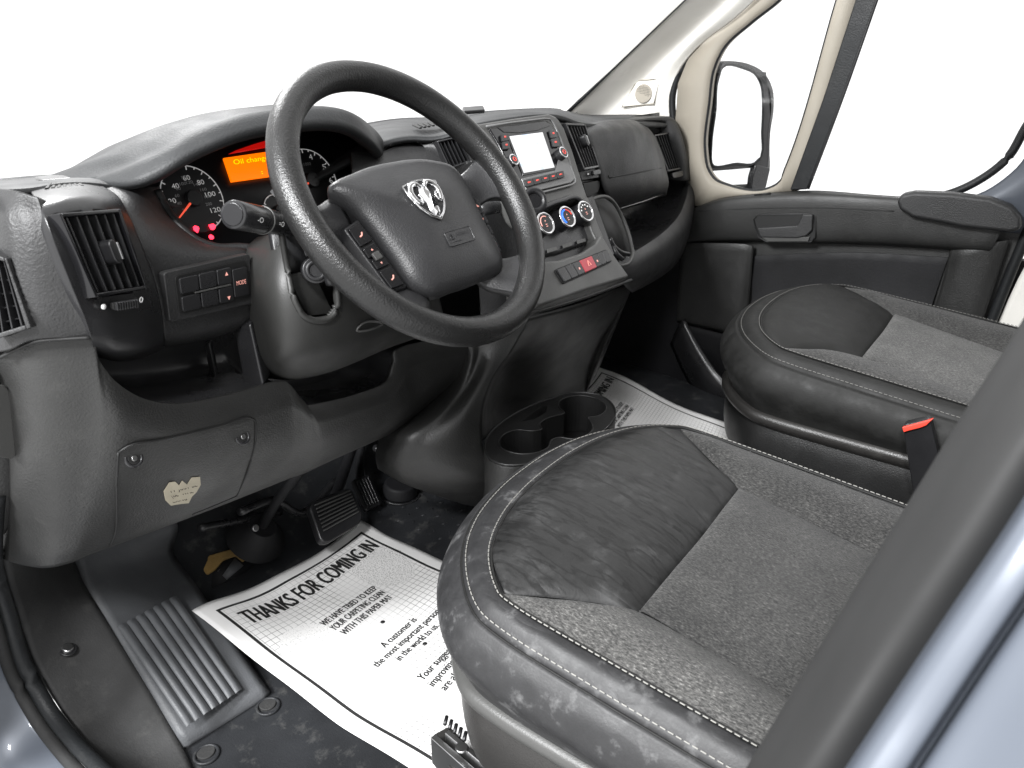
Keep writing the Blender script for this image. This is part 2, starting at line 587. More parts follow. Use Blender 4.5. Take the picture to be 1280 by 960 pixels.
def vent(name, q, nv, parent, horizontal=False, h0=0.002, tab=None, mat_f=None, border=0.06, bv=None, cross=0, dep=0.012):
    mat_f = mat_f or M['satin']
    bu = border
    bv = bv if bv is not None else border * q.w() / q.h()
    back = qbox(name, q, -0.02, 1.02, -0.02, 1.02, h0 - 0.026, h0 - 0.022, M['pit'], parent, 0)
    for (u0, u1, v0, v1) in ((0, bu, 0, 1), (1 - bu, 1, 0, 1), (bu, 1 - bu, 0, bv), (bu, 1 - bu, 1 - bv, 1)):
        qbox('frame', q, u0, u1, v0, v1, h0 - 0.022, h0 + 0.003, mat_f, back, 0.0012)
    for i in range(nv):
        t = (i + 0.5) / nv
        if horizontal:
            v = bv + (1 - 2 * bv) * t
            qbox('vane', q, bu, 1 - bu, v - 0.07 / nv, v + 0.07 / nv, h0 - 0.014, h0 + 0.0005, M['satin'], back, 0.0006)
        else:
            u = bu + (1 - 2 * bu) * t
            qbox('vane', q, u - 0.07 / nv, u + 0.07 / nv, bv, 1 - bv, h0 - 0.014, h0 + 0.0005, M['satin'], back, 0.0006)
    for i in range(cross):
        t = (i + 1) / (cross + 1)
        if horizontal:
            qbox('crossbar', q, t - 0.02, t + 0.02, bv, 1 - bv, h0 - 0.018, h0 - 0.006, M['black'], back, 0.0006)
        else:
            qbox('crossbar', q, bu, 1 - bu, t - 0.012, t + 0.012, h0 - 0.018, h0 - 0.006, M['black'], back, 0.0006)
    if tab:
        u, v = tab
        du, dv = 0.007 / q.w(), 0.013 / q.h()
        qpoly('vane_tab', q, rounded(u - du, u + du, v - dv, v + dv, du * 0.9, dv * 0.6), h0 - 0.008, h0 + 0.012, M['black'], back, 0.002)
        qbox('tab_highlight', q, u + du * 0.45, u + du * 0.85, v - dv * 0.7, v + dv * 0.7, h0 + 0.011, h0 + 0.0135, M['steel'], back, 0.0008)
    return back

# ================================================================== SETTING
fl = []
for y, z in ((-0.6, 0), (-0.2, 0), (0.3, 0), (0.7, 0), (0.95, 0), (1.12, 0.004), (1.2, 0.035), (1.3, 0.13), (1.42, 0.30)):
    fl.append([V((x, y, z)) for x in (-0.90, -0.6, -0.3, 0, 0.3, 0.6, 0.94)])
floor = loft('floor', fl, M['floor'], None, n=40, solid=0.02)
tag(floor, kind='structure', label='black rubber cab floor mat rising to the toe board')
# raised studs moulded into the rubber in front of the centre console
sv, sf = [], []
for i in range(11):
    for j in range(9):
        x = -0.20 + i * 0.032 + (0.016 if j % 2 else 0)
        y = 0.86 + j * 0.030
        a = 0.6 if (i + j) % 2 else -0.6
        c = V((x, y, 0.001)); d = V((math.cos(a), math.sin(a), 0)) * 0.007; e = V((-math.sin(a), math.cos(a), 0)) * 0.0022
        b0 = len(sv)
        sv += [c - d, c - e, c + d, c + e, c + V((0, 0, 0.005))]
        sf += [(b0, b0 + 1, b0 + 4), (b0 + 1, b0 + 2, b0 + 4), (b0 + 2, b0 + 3, b0 + 4), (b0 + 3, b0, b0 + 4)]
st = build('floor_studs', sv, sf, M['floor'], floor)
tag(st, kind='stuff')
for px, py in ((335, 883), (258, 943)):
    ring('snap_ring', PZ(px, py, 0.002), (0, 0, 1), 0.017, 0.0026, M['floor'], floor)
    cyl('snap_stud', PZ(px, py, -0.004), (0, 0, 1), 0.0135, 0.007, M['sill'], floor)
fw = build('firewall', [V((-0.95, 1.40, -0.02)), V((0.97, 1.40, -0.02)), V((0.97, 1.305, 0.775)), V((-0.95, 1.305, 0.775))], [(0, 1, 2, 3)], M['dark'], None, solid=0.01)
tag(fw, kind='structure', label='black firewall at the front of the footwells')

# ---- passenger toe board, kick panel
kp = loft('kick_panel', [
    [V((0.96, 1.36, 0.75)), V((0.93, 1.0, 0.72)), V((0.93, 0.84, 0.66))],
    [V((0.96, 1.36, 0.40)), V((0.93, 1.0, 0.36)), V((0.92, 0.80, 0.30))],
    [V((0.95, 1.36, -0.01)), V((0.93, 1.0, -0.01)), V((0.90, 0.78, -0.01))]], M['dark'], None, n=12)
tag(kp, 'black kick panel between passenger door and firewall', 'kick panel')
ts = loft('door_step', [
    [PX(856, 398, 0.895), PX(880, 440, 0.88), PX(906, 474, 0.87), PX(940, 494, 0.86)],
    [PX(852, 402, 0.885), PX(874, 446, 0.868), PX(900, 482, 0.857), PX(940, 503, 0.848)],
    [PX(846, 410, 0.888), PX(866, 456, 0.870), PX(892, 493, 0.858), PX(940, 512, 0.85)],
    [PX(838, 430, 0.91), PX(856, 470, 0.90), PX(884, 510, 0.89), PX(940, 528, 0.87)]], M['satin'], None, n=20, solid=0.02)
tag(ts, 'dark curved step edge below the passenger door', 'door step')

# ================================================================== DRIVER DOOR SILL
NL, NR = PZ(229, 934, 0.010), PZ(337, 864, 0.010)
BL, BR = PX(108, 732, -0.806), PZ(217, 690, 0.085)
FL_, FR_ = P(92, 697, 1.22), P(222, 655, 1.22)
ramp_q = Q(BL, BR, NR, NL)
sl = [(8, 690, -0.945), (12, 722, -0.935), (25, 765, -0.93), (45, 830, -0.93), (75, 885, -0.93), (110, 935, -0.932), (150, 985, -0.935), (220, 1060, -0.94)]
L0 = [PX(*p) for p in sl]
L0 = [V((p.x, p.y, max(p.z, 0.045))) for p in L0]
up_ = V((-0.002, 0, 0.004))
R0 = [FL_ + V((0, 0.05, 0.06)) + up_, FL_ + up_, ramp_q.p(0, 0) + up_, ramp_q.p(0, 0.28) + up_, ramp_q.p(0, 0.62) + up_, ramp_q.p(0, 1.0) + up_, PZ(255, 985, 0.006), PZ(320, 1060, 0.006)]
mid = [(a + b) / 2 + V((0, 0, -0.012)) for a, b in zip(L0, R0)]
sill = thing('sill_plate', (-0.9, 1.0, 0.02), 'black scuffed door sill tread with a bolt, left of the ribbed footrest', 'sill plate')
tread_o = loft('tread', [L0, mid, R0], M['sill'], sill, n=40, m=14, solid=0.012)
from mathutils.bvhtree import BVHTree
TB_ = BVHTree.FromPolygons([v.co.copy() for v in tread_o.data.vertices], [tuple(p.vertices) for p in tread_o.data.polygons])
b = TB_.ray_cast(CAM, ray(85, 813).normalized())[0] or PX(85, 813, -0.872)
cyl('bolt_washer', b + V((0, 0, 0.000)), (0.1, -0.35, 0.93), 0.0125, 0.004, M['black'], sill)
cyl('bolt', b + V((0, 0, 0.002)), (0.1, -0.35, 0.93), 0.0085, 0.006, M['steel'], sill, seg=12, bevel=0.002)
ws = thing('weatherstrip', (-0.95, 1.0, 0.05), 'black rubber door seal along the driver sill beside blue grey paint', 'door seal')
wp = [PX(-6, 620, -0.955)] + [p + V((-0.014, 0, 0.008)) for p in L0]
tube('seal_bulb', wp, 0.011, M['seal'], ws, n=60, seg=10)
tube('seal_lip', [p + V((-0.017, 0.004, -0.010)) for p in wp], 0.009, M['sill'], ws, n=60, seg=8)
ob = thing('body_sill', (-1.0, 1.0, 0.0), 'glossy blue grey painted body sill outside the driver door seal', 'body panel')
O0 = [p + V((-0.022, 0.006, -0.012)) for p in wp]
loft('painted_panel', [O0,
    [p + V((-0.035, 0.004, -0.020)) for p in O0],
    [p + V((-0.075, 0.004, -0.035)) for p in O0],
    [p + V((-0.10, 0.004, -0.09)) for p in O0],
    [p + V((-0.115, 0.004, -0.22)) for p in O0]], M['paint'], ob, n=40, m=26, solid=0.004)

# ---- left hinge pillar / side below dash
pl = loft('hinge_pillar', [
    [V((-0.965, 0.92, 0.72)), V((-0.955, 1.02, 0.72)), V((-0.955, 1.3, 0.72))],
    [V((-0.965, 0.95, 0.6)), V((-0.95, 1.05, 0.6)), V((-0.95, 1.35, 0.6))],
    [V((-0.965, 1.08, 0.3)), V((-0.935, 1.14, 0.3)), V((-0.93, 1.38, 0.3))],
    [V((-0.965, 1.10, 0.0)), V((-0.92, 1.16, 0.0)), V((-0.91, 1.38, 0.0))]], M['seal'], None, n=16)
tag(pl, 'dark hinge pillar at the left end of the dashboard', 'pillar')

# ================================================================== FOOTREST
fr = thing('footrest', (-0.78, 0.95, 0.0), 'slate grey plastic footrest ramp with raised ribs', 'footrest')
def lerpq(q, u, v, h=0): return q.p(u, v, h)
rows = [[FL_ + V((0, 0.05, 0.06)), FL_.lerp(FR_, 0.5) + V((0, 0.05, 0.06)), FR_ + V((0, 0.05, 0.06))], [FL_, FL_.lerp(FR_, 0.5), FR_],
        [ramp_q.p(0, 0), ramp_q.p(0.5, 0), ramp_q.p(1, 0)], [ramp_q.p(0, 0.25), ramp_q.p(0.5, 0.25), ramp_q.p(1, 0.25)],
        [ramp_q.p(0, 0.6), ramp_q.p(0.5, 0.6), ramp_q.p(1, 0.6)],
        [ramp_q.p(0, 1), ramp_q.p(0.5, 1), ramp_q.p(1, 1)]]
loft('ramp', rows, M['rest'], fr, n=12, m=30, solid=0.03)
gq = Q(PP(147, 783, ramp_q.n, ramp_q.n.dot(BL)), PP(221, 743, ramp_q.n, ramp_q.n.dot(BL)), PP(304, 860, ramp_q.n, ramp_q.n.dot(BL)), PP(233, 908, ramp_q.n, ramp_q.n.dot(BL)))
for i in range(7):
    u0 = i / 7
    a, bb = u0 + 0.006, u0 + 1 / 7 - 0.006
    vs = []
    for v in (0, 0.06, 0.5, 0.94, 1):
        hh = 0.0005 if v in (0, 1) else 0.0042
        vs += [gq.p(a, v, -0.002), gq.p(a + 0.014, v, hh), gq.p(bb - 0.055, v, hh * 0.55), gq.p(bb, v, -0.002)]
    fs = [(r * 4 + c, r * 4 + c + 1, r * 4 + c + 5, r * 4 + c + 4) for r in range(4) for c in range(3)]
    build('rib', vs, fs, M['rest'], fr, smooth=True)

# ================================================================== DASHBOARD
D = thing('dashboard', (0, 1.0, 0.0), 'dark grey plastic van dashboard spanning the cab with vents, radio and glovebox', 'dashboard')
# deck
near = [(-40, 240, .86), (30, 236, .90), (125, 230, .95), (300, 262, 1.0), (478, 178, .95), (548, 170, .90), (604, 153, .845), (688, 143, .85), (735, 155, .87), (800, 154, .90), (848, 156, .93)]
midr = [(-40, 234, 1.0), (35, 230, 1.0), (128, 222, 1.03), (300, 225, 1.1), (478, 163, 1.05), (552, 158, 1.02), (605, 143, .95), (690, 138, .95), (735, 148, .98), (800, 145, 1.0), (848, 146, 1.02)]
farr = [(-40, 229, 1.3), (40, 222, 1.3), (130, 214, 1.3), (300, 190, 1.3), (478, 152, 1.3), (556, 147, 1.3), (607, 140, 1.3), (690, 136, 1.3), (735, 142, 1.3), (800, 138, 1.3), (848, 138, 1.3)]
loft('dash_top', [[P(*p) for p in near], [P(*p) for p in midr], [P(*p) for p in farr]], M['dash_top'], D, n=81, m=14, solid=0.01)
loft('dash_front_edge', [[P(*p) + V((0, -0.002, -0.003)) for p in farr], [P(*p) + V((0, 0.05, -0.09)) for p in farr]], M['dash_top'], D, n=81, m=3, solid=0.01)
# low ridge before the windscreen
loft('dash_top_ridge', [[P(45, 221, 1.2), P(80, 216, 1.2), P(128, 210, 1.2)], [P(45, 223, 1.12), P(80, 219, 1.12), P(128, 213, 1.12)], [P(50, 226, 1.08), P(85, 223, 1.08), P(128, 219, 1.08)]], M['satin'], D, n=16, solid=0.01)

# left end panel
loft('end_panel', [
    [P(-60, 238, 1.0), P(-10, 236, .89), P(18, 238, .84), P(47, 246, .815)],
    [P(-60, 270, 1.0), P(-8, 268, .86), P(22, 270, .82), P(58, 275, .80)],
    [P(-60, 330, 1.0), P(-2, 322, .85), P(32, 320, .81), P(78, 325, .79)],
    [P(-60, 400, 1.0), P(0, 396, .85), P(45, 388, .81), P(105, 395, .79)],
    [P(-60, 440, 1.0), P(2, 440, .86), P(45, 425, .82), P(116, 424, .795)]], M['dash'], D, n=60, m=65, solid=0.012, cut=[(-14, 314), (13, 324), (42, 407), (-3, 422)])
sq = Q(P(-16, 312, .846), P(14, 322, .825), P(44, 408, .812), P(-4, 424, .845))
vent('side_vent', sq, 3, D, False, 0.004, cross=5, mat_f=M['dash'], border=0.12, bv=0.06)
# knee panel
kt = [(-30, 470, .99), (0, 450, .895), (45, 429, .832), (113, 424, .80), (128, 455, .80), (150, 482, .80), (185, 502, .805), (230, 508, .81), (290, 497, .82), (350, 480, .83), (366, 484, .83), (382, 503, .83), (400, 508, .83), (480, 484, .84), (496, 458, .84), (503, 437, .84), (560, 425, .835), (594, 428, .835)]
kb = [(-10, 690, 1.08), (12, 702, 1.01), (52, 710, .96), (84, 705, .938), (112, 694, .93), (142, 683, .925), (185, 667, .925), (230, 650, .925), (290, 627, .93), (340, 607, .935), (360, 599, .935), (385, 590, .935), (410, 578, .935), (475, 549, .935), (500, 538, .935), (518, 527, .935), (535, 512, .935), (550, 500, .935)]
KT = [P(*p) for p in kt]
KB = [P(*p) for p in kb]
KM = [a.lerp(b, 0.5) + V((0, -0.022 if i > 3 else -0.018, 0)) for i, (a, b) in enumerate(zip(KT, KB))]
K1 = [a.lerp(b, 0.16) + V((0, -0.012 if i > 3 else -0.010, 0)) for i, (a, b) in enumerate(zip(KT, KB))]
K8 = [a.lerp(b, 0.86) + V((0, -0.012, 0)) for a, b in zip(KT, KB)]
def pchain(rows, n):
    return [cr(r, n) for r in rows]
kn = 150
def dense(r):       # polyline sampled evenly per control span so that all rows stay aligned
    out = []
    for i in range(len(r) - 1):
        for j in range(6):
            out.append((r, i, j / 6))
    return out
def rows_aligned(rows, per=6, sm=True):
    res = []
    for r in rows:
        res.append(uni(r, per * (len(r) - 1) + 1))
    return res
KR = [[p + V((0, 0.014, 0.001)) for p in KT], [p + V((0, 0.004, 0.002)) for p in KT], K1, KM, K8, KB, [p + V((0, 0.02, -0.004)) for p in KB], [p + V((0, 0.08, 0.015)) for p in KB]]
ra = rows_aligned(KR)
nn = len(ra[0])
cols = [uni([ra[i][j] for i in range(2, 6)], 20) for j in range(nn)]
grid = [ra[0], ra[1]] + [[cols[j][i] for j in range(nn)] for i in range(20)] + [ra[6], ra[7]]
kfaces = [(i * nn + j, i * nn + j + 1, (i + 1) * nn + j + 1, (i + 1) * nn + j) for i in range(len(grid) - 1) for j in range(nn - 1)]
kverts = [p for r in grid for p in r]
build('knee_panel', kverts, kfaces, M['dash_lo'], D, solid=0.006)
KBVH = BVHTree.FromPolygons(kverts, kfaces)
# seam between end panel and knee panel
tube('seam', [P(0, 447, .868), P(22, 436, .845), P(45, 427, .822), P(80, 424, .806), P(113, 422, .793)], 0.0018, M['pit'], D, n=24, seg=6)
# hinge-side moulding with pull recess at the far left
loft('side_moulding', [[P(-40, 468, .90), P(-10, 465, .90), P(10, 462, .915)], [P(-40, 540, .93), P(0, 540, .92), P(31, 540, .925)], [P(-40, 610, .97), P(0, 615, .955), P(36, 600, .955)], [P(-40, 660, 1.0), P(0, 670, .99), P(14, 655, .99)]], M['dash_lo'], D, n=14, m=21, solid=0.012)
tube('seam', [P(3, 460, .91), P(20, 500, .915), P(32, 550, .92), P(37, 600, .95), P(26, 640, .97), P(10, 662, 1.0)], 0.0018, M['pit'], D, n=24, seg=6)
mq = Q(P(-22, 478, .895), P(6, 478, .9), P(16, 572, .925), P(-20, 566, .915))
qpoly('pull_recess', mq, rounded(0, 1, 0, 1, 0.3, 0.12), 0.004, 0.008, M['grey'], D, 0.003)

# tray behind the knee panel
T0 = KT[3:]
TA = [p + V((0, 0.012, -0.002)) for p in T0]
TB = [V((p.x, max(0.96, p.y + 0.1), p.z - 0.012)) for p in T0]
TC = [V((p.x, 0.975, p.z + 0.02)) for p in T0]
TD = [V((p.x, 0.985, 0.74)) for p in T0]
tr = rows_aligned([TA, TB, TC, TD], 3)
nn = len(tr[0])
build('storage_tray', [p for r in tr for p in r], [(i * nn + j, i * nn + j + 1, (i + 1) * nn + j + 1, (i + 1) * nn + j) for i in range(3) for j in range(nn - 1)], M['satin'], D, solid=0.004, bevel=0)
for x, mt in ((-0.612, 'black'),):
    pass
# divider standing in the tray
dv = [P(292, 412, .90), P(312, 402, .86), P(330, 484, .835), P(306, 492, .88)]
slab('tray_divider', dv, V((0.03, 0.02, 0)), M['satin'], D, 0.006)
dv = [P(255, 430, .955), P(262, 428, .945), P(272, 478, .94), P(264, 482, .955)]
slab('tray_divider', dv, V((0.012, 0.01, 0)), M['satin'], D, 0.003)

# fuse cover
fq_pts = [(148, 566), (158, 559), (240, 541), (312, 522), (319, 526), (320, 540), (312, 580), (296, 620), (280, 628)]
def kf(px, py, h=0.0):           # point on the knee panel along the view ray
    r = ray(px, py).normalized()
    hit = KBVH.ray_cast(CAM, r)[0]
    if hit is None:
        hit = knee(px, py)
    return hit - r * h
fqo = [kf(*p, h=0.002) for p in [(148, 566), (158, 559), (200, 550), (240, 541), (280, 531), (312, 522), (319, 526), (320, 540), (313, 578), (296, 620)]]
tube('fuse_cover_seam', fqo, 0.0014, M['pit'], D, n=60, seg=6)
tube('fuse_cover_seam', [kf(*p, h=0.002) for p in [(148, 566), (146, 600), (146, 640), (144, 668), (138, 682)]], 0.0014, M['pit'], D, n=30, seg=6)
tube('fuse_cover_seam', [kf(*p, h=0.001) for p in [(296, 620), (270, 631), (240, 643)]], 0.0009, M['pit'], D, n=16, seg=6)
nk = V((0, -0.9, 0.35)).normalized()
for px, py in ((167, 573), (303, 546)):
    c = kf(px, py, 0.0005)
    ring('screw_recess', c, nk, 0.0095, 0.0022, M['satin'], D, n=24)
    cyl('cover_screw', c - nk * 0.001, nk, 0.0075, 0.0025, M['pit'], D, seg=20, bevel=0.001)
    cyl('screw_head', c + nk * 0.001, nk, 0.0036, 0.0022, M['steel'], D, seg=12, bevel=0.0008)
sp = [(205, 614), (212, 603), (219, 602), (224, 607), (228, 601), (234, 606), (240, 597), (250, 596), (251, 606), (246, 615), (240, 621), (236, 629), (226, 630), (214, 632), (207, 625)]
sc = [kf(px, py, 0.0025) for px, py in sp]
stk_o = slab('sticker', sc, nk * -0.0012, M['sticker'], D, 0, smooth=False)
a, bq = kf(217, 612, 0.004), kf(246, 606, 0.004)
up = V((0, 0.38, 0.92)) * 0.006
def line(s, p0, p1, hgt, mat, par, h=0.0055, f=kf):
    A_, B_ = f(*p0, h), f(*p1, h)
    return text('print', s, A_, B_ - A_, V((0, 0.38, 0.92)) * hgt, mat, par)
line('M  JUST BE', (214, 616), (247, 608), 0.006, M['ink'], stk_o)
line('(BE  WHE', (215, 622), (242, 616), 0.006, M['ink'], stk_o)
line('CKING', (216, 629), (234, 625), 0.006, M['ink'], stk_o)
# ---- driver vent pod
loft('vent_pod', [
    [P(36, 236, .93), P(60, 231, .94), P(95, 228, .95), P(122, 229, .97)],
    [P(44, 249, .835), P(75, 242, .845), P(112, 240, .865), P(146, 244, .90)],
    [P(54, 268, .80), P(90, 258, .81), P(128, 256, .83), P(160, 266, .865)],
    [P(70, 310, .785), P(105, 308, .795), P(142, 306, .815), P(178, 308, .845)],
    [P(90, 360, .78), P(122, 360, .79), P(160, 356, .81), P(194, 352, .84)],
    [P(106, 400, .785), P(138, 402, .79), P(172, 398, .81), P(203, 392, .84)],
    [P(116, 432, .80), P(146, 438, .805), P(178, 432, .82), P(205, 422, .845)],
    [P(120, 446, .85), P(150, 452, .85), P(180, 447, .86), P(206, 434, .87)]], M['satin'], D, n=61, m=106, solid=0.010, cut=[(67, 269), (143, 263), (178, 361), (113, 372)])
vq = Q(P(66, 268, .793), P(144, 262, .835), P(179, 362, .822), P(112, 373, .778))
v = vent('air_vent', vq, 6, D, False, 0.004, tab=(0.52, 0.5), mat_f=M['gloss'], border=0.045, dep=0.011)
tq = Q(P(122, 375, .781), P(180, 366, .82), P(182, 386, .822), P(125, 394, .783))
for i in range(9):
    u = 0.22 + i * 0.055
    qbox('thumb_wheel_rib', tq, u, u + 0.035, 0.2, 0.75, 0.002, 0.009, M['black'], v, 0.0012)
qbox('thumb_wheel', tq, 0.2, 0.73, 0.22, 0.72, 0.0, 0.006, M['pit'], v, 0.002)
qcyl('print_dot', tq, 0.06, 0.45, 0.0028, 0.001, 0.003, M['white_print'], v, bevel=0, seg=16)
ring('print_ring', tq.p(0.86, 0.35, 0.003), tq.n, 0.0028, 0.0006, M['white_print'], v, n=20, seg=6)
# demister slot on top of the pod
dq = Q(P(60, 230, .955), P(100, 227, .975), P(112, 236, .905), P(50, 240, .875))
for i in range(7):
    u = 0.06 + i * 0.13
    qbox('demister_slot', dq, u, u + 0.085, 0.15, 0.8, 0.000, 0.0025, M['pit'], D, 0.0008)

# ---- face between pod and column
loft('dash_face', [
    [P(120, 231, .975), P(140, 230, .97), P(168, 230, .98), P(200, 233, .995)],
    [P(144, 245, .91), P(160, 242, .92), P(182, 243, .945), P(203, 252, .985)],
    [P(158, 266, .87), P(174, 262, .885), P(196, 266, .915), P(218, 276, .965)],
    [P(176, 308, .85), P(200, 300, .865), P(232, 298, .895), P(262, 306, .93)],
    [P(190, 340, .85), P(225, 332, .862), P(262, 322, .875), P(312, 314, .90)],
    [P(200, 385, .85), P(238, 376, .86), P(278, 368, .87), P(318, 358, .88)],
    [P(205, 424, .86), P(240, 418, .865), P(280, 408, .872), P(320, 396, .88)],
    [P(206, 434, .90), P(242, 428, .90), P(282, 418, .90), P(322, 405, .905)]], M['dash'], D, n=31, m=43, solid=0.008)
# ---- switch panel
pq = Q(P(200, 340, .846), P(308, 316, .872), P(314, 378, .874), P(208, 402, .852))
sw = qpoly('switch_panel', pq, rounded(0, 1, 0, 1, 0.04, 0.06), -0.004, 0.006, M['dash'], D, 0.0015)
qpoly('switch_bezel', pq, rounded(0.10, 0.94, 0.10, 0.88, 0.05, 0.09), 0.006, 0.0072, M['pit'], sw, 0.0004)
for (u0, u1, v0, v1) in ((0.13, 0.33, 0.16, 0.47), (0.345, 0.535, 0.16, 0.47), (0.55, 0.72, 0.16, 0.47), (0.13, 0.33, 0.53, 0.83), (0.345, 0.535, 0.53, 0.83), (0.55, 0.72, 0.53, 0.83), (0.735, 0.92, 0.22, 0.78)):
    qpoly('switch_button', pq, rounded(u0, u1, v0, v1, 0.02, 0.04, 4), 0.006, 0.0098, M['satin'], sw, 0.001)
qbox('switch_divider', pq, 0.28, 0.70, 0.485, 0.515, 0.006, 0.0103, M['grey'], sw, 0.0003)
qtext('print', 'MODE', pq, 0.765, 0.885, 0.54, 0.085, 0.0104, M['pink_print'], sw)
for v0, s in ((0.30, -1), (0.72, 1)):
    c = pq.p(0.655, v0, 0.0104)
    ux, vy = pq.ux() * 0.0028, (pq.p(0.5, 1) - pq.p(0.5, 0)).normalized() * 0.005
    build('print', [c - ux, c + ux, c + vy * s], [(0, 1, 2)], M['pink_print'], sw)

# ---- instrument hood and cluster
rim = [(120, 227, 1.0), (150, 229, .945), (176, 226, .91), (198, 218, .895), (222, 204, .885), (256, 186, .88), (300, 169, .875), (345, 160, .875), (400, 155, .88), (436, 160, .89), (462, 177, .905), (476, 193, .93)]
top = [(119, 225, 1.01), (146, 213, .99), (172, 203, .965), (196, 194, .95), (220, 180, .945), (254, 161, .945), (300, 147, .945), (345, 140, .945), (400, 136, .945), (440, 147, .95), (468, 167, .965), (479, 185, .975)]
cin = [(150, 231), (168, 231), (188, 228), (206, 220), (228, 206), (260, 190), (302, 174), (345, 166), (398, 161), (430, 166), (452, 181), (464, 198)]
HB = [P(*p) + V((0, 0.22, -0.035)) for p in top]
HT = [P(*p) for p in top]
HR = [P(*p) for p in rim]
HC = [clu(*p) for p in cin]
tp = [min(1.0, i / 2.5, (11 - i) / 2.0) for i in range(12)]
hr = rows_aligned([HB, [a.lerp(b, 0.35) + V((0, 0, .012 * t)) for a, b, t in zip(HT, HB, tp)], HT, [a.lerp(b, 0.6) + V((0, -0.004 * t, 0.012 * t)) for a, b, t in zip(HT, HR, tp)], HR], 5)
nn = len(hr[0])
cols = [uni([hr[i][j] for i in range(5)], 17) for j in range(nn)]
g = [[cols[j][i] for j in range(nn)] for i in range(17)]
g += rows_aligned([[p + V((0, 0.008, -0.007)) for p in HR], HC], 5)
build('instrument_hood', [p for r in g for p in r], [(i * nn + j, i * nn + j + 1, (i + 1) * nn + j + 1, (i + 1) * nn + j) for i in range(len(g) - 1) for j in range(nn - 1)], M['dash_top'], D, solid=0.003)
co = [(150, 236), (200, 214), (255, 188), (302, 170), (345, 162), (400, 157), (440, 166), (470, 190), (474, 230), (440, 290), (340, 330), (300, 325), (250, 318), (212, 290), (190, 258)]
cl = slab('instrument_cluster', [clu(*p) for p in co], V((0, 0.01, 0)), M['gauge'], D, 0)
# lower lip of the cluster opening
tube('cluster_lip', [P(196, 238, .985), P(206, 258, .975), P(222, 280, .955), P(245, 300, .935), (P(270, 309, .925)), P(300, 309, .915), P(330, 312, .90)], 0.006, M['dash'], D, n=40, seg=10)
# steps of the cluster cowl to the right of the hood
loft('cowl_side', [
    [P(440, 190, .95), P(475, 190, .945), P(505, 178, .95), P(535, 170, .95)],
    [P(440, 230, .93), P(485, 212, .915), P(525, 195, .91), P(548, 185, .91)],
    [P(430, 290, .92), P(500, 245, .90), P(545, 220, .885), P(563, 212, .88)],
    [P(430, 330, .92), P(510, 290, .90), P(560, 260, .885), P(585, 245, .875)]], M['dash'], D, n=19, m=19, solid=0.006)

cx_ = V((1, 0, 0))
cy_ = V((0, 0.371, 0.928)).normalized()
cn_ = V((0, -0.928, 0.371)).normalized()
def gauge(name, c, R, a0, a1, nticks, labels, needle, parent, start=0):
    g0 = cyl(name, c - cn_ * 0.002, cn_, R * 1.04, 0.004, M['gauge'], parent, seg=48, bevel=0.001)
    pts = []
    for i in range(41):
        a = math.radians(a0 + (a1 - a0) * i / 40)
        pts.append(c + cx_ * (R * math.cos(a)) + cy_ * (R * math.sin(a)) + cn_ * 0.003)
    tube('scale_ring', pts, 0.0008, M['white_print'], g0, seg=6)
    for i in range(nticks):
        a = math.radians(a0 + (a1 - a0) * i / (nticks - 1))
        d = cx_ * math.cos(a) + cy_ * math.sin(a)
        l = 0.12 if i % 2 == 0 else 0.07
        tube('tick', [c + d * R + cn_ * 0.003, c + d * R * (1 - l) + cn_ * 0.003], 0.0008, M['white_print'], g0, seg=6)
    for s, ang, rr, hgt, mt in labels:
        a = math.radians(ang)
        w = hgt * 0.8 * len(s)
        o = c + cx_ * (rr * R * math.cos(a) - w / 2) + cy_ * (rr * R * math.sin(a) - hgt / 2) + cn_ * 0.0032
        text('print', s, o, cx_ * w, cy_ * hgt, M[mt], g0)
    cyl('needle_hub', c + cn_ * 0.002, cn_, R * 0.25, 0.007, M['black'], g0, seg=24)
    a = math.radians(needle)
    d = cx_ * math.cos(a) + cy_ * math.sin(a)
    tube('needle', [c + d * R * 0.2 + cn_ * 0.007, c + d * R * 0.86 + cn_ * 0.006], [0.0016, 0.0010], M['red_needle'], g0, seg=6)
    return g0
def cang(px, py, c):
    d = clu(px, py) - c
    return math.degrees(math.atan2(d.dot(cy_), d.dot(cx_))), d.length
Sc = clu(240, 249)
sR = cang(280, 260, Sc)[1] * 0.96
lab = []
for s, px, py in (('20', 212, 252), ('40', 216, 232), ('60', 231, 221), ('80', 250, 227), ('100', 263, 243), ('120', 270, 264)):
    a, r_ = cang(px, py, Sc)
    lab.append((s, a, r_ / sR * 0.93, 0.0068, 'white_print'))
for i, s in enumerate(('20', '40', '60', '80', '100', '120', '140', '160', '180', '200')):
    lab.append((s, 215 - i * 27, 0.50, 0.0042, 'grey_print'))
lab.append(('MPH', 90, 0.66, 0.0045, 'grey_print'))
gs = gauge('speedometer', Sc, sR, 205, -75, 19, lab, cang(222, 273, Sc)[0], cl)
Tc = clu(388, 226)
tR = cang(420, 238, Tc)[1]
lab = []
for s, px, py in (('1', 352, 240), ('2', 354, 222), ('3', 368, 205), ('4', 387, 202), ('5', 402, 211), ('6', 411, 226)):
    a, r_ = cang(px, py, Tc)
    lab.append((s, a, 0.78, 0.0085, 'white_print'))
lab.append(('x1000', 90, 0.52, 0.005, 'grey_print'))
gauge('tachometer', Tc, tR, 205, -30, 17, lab, 200, cl)
g3 = gauge('fuel_gauge', clu(345, 262), 0.022, 150, 10, 5, [], 20, cl)
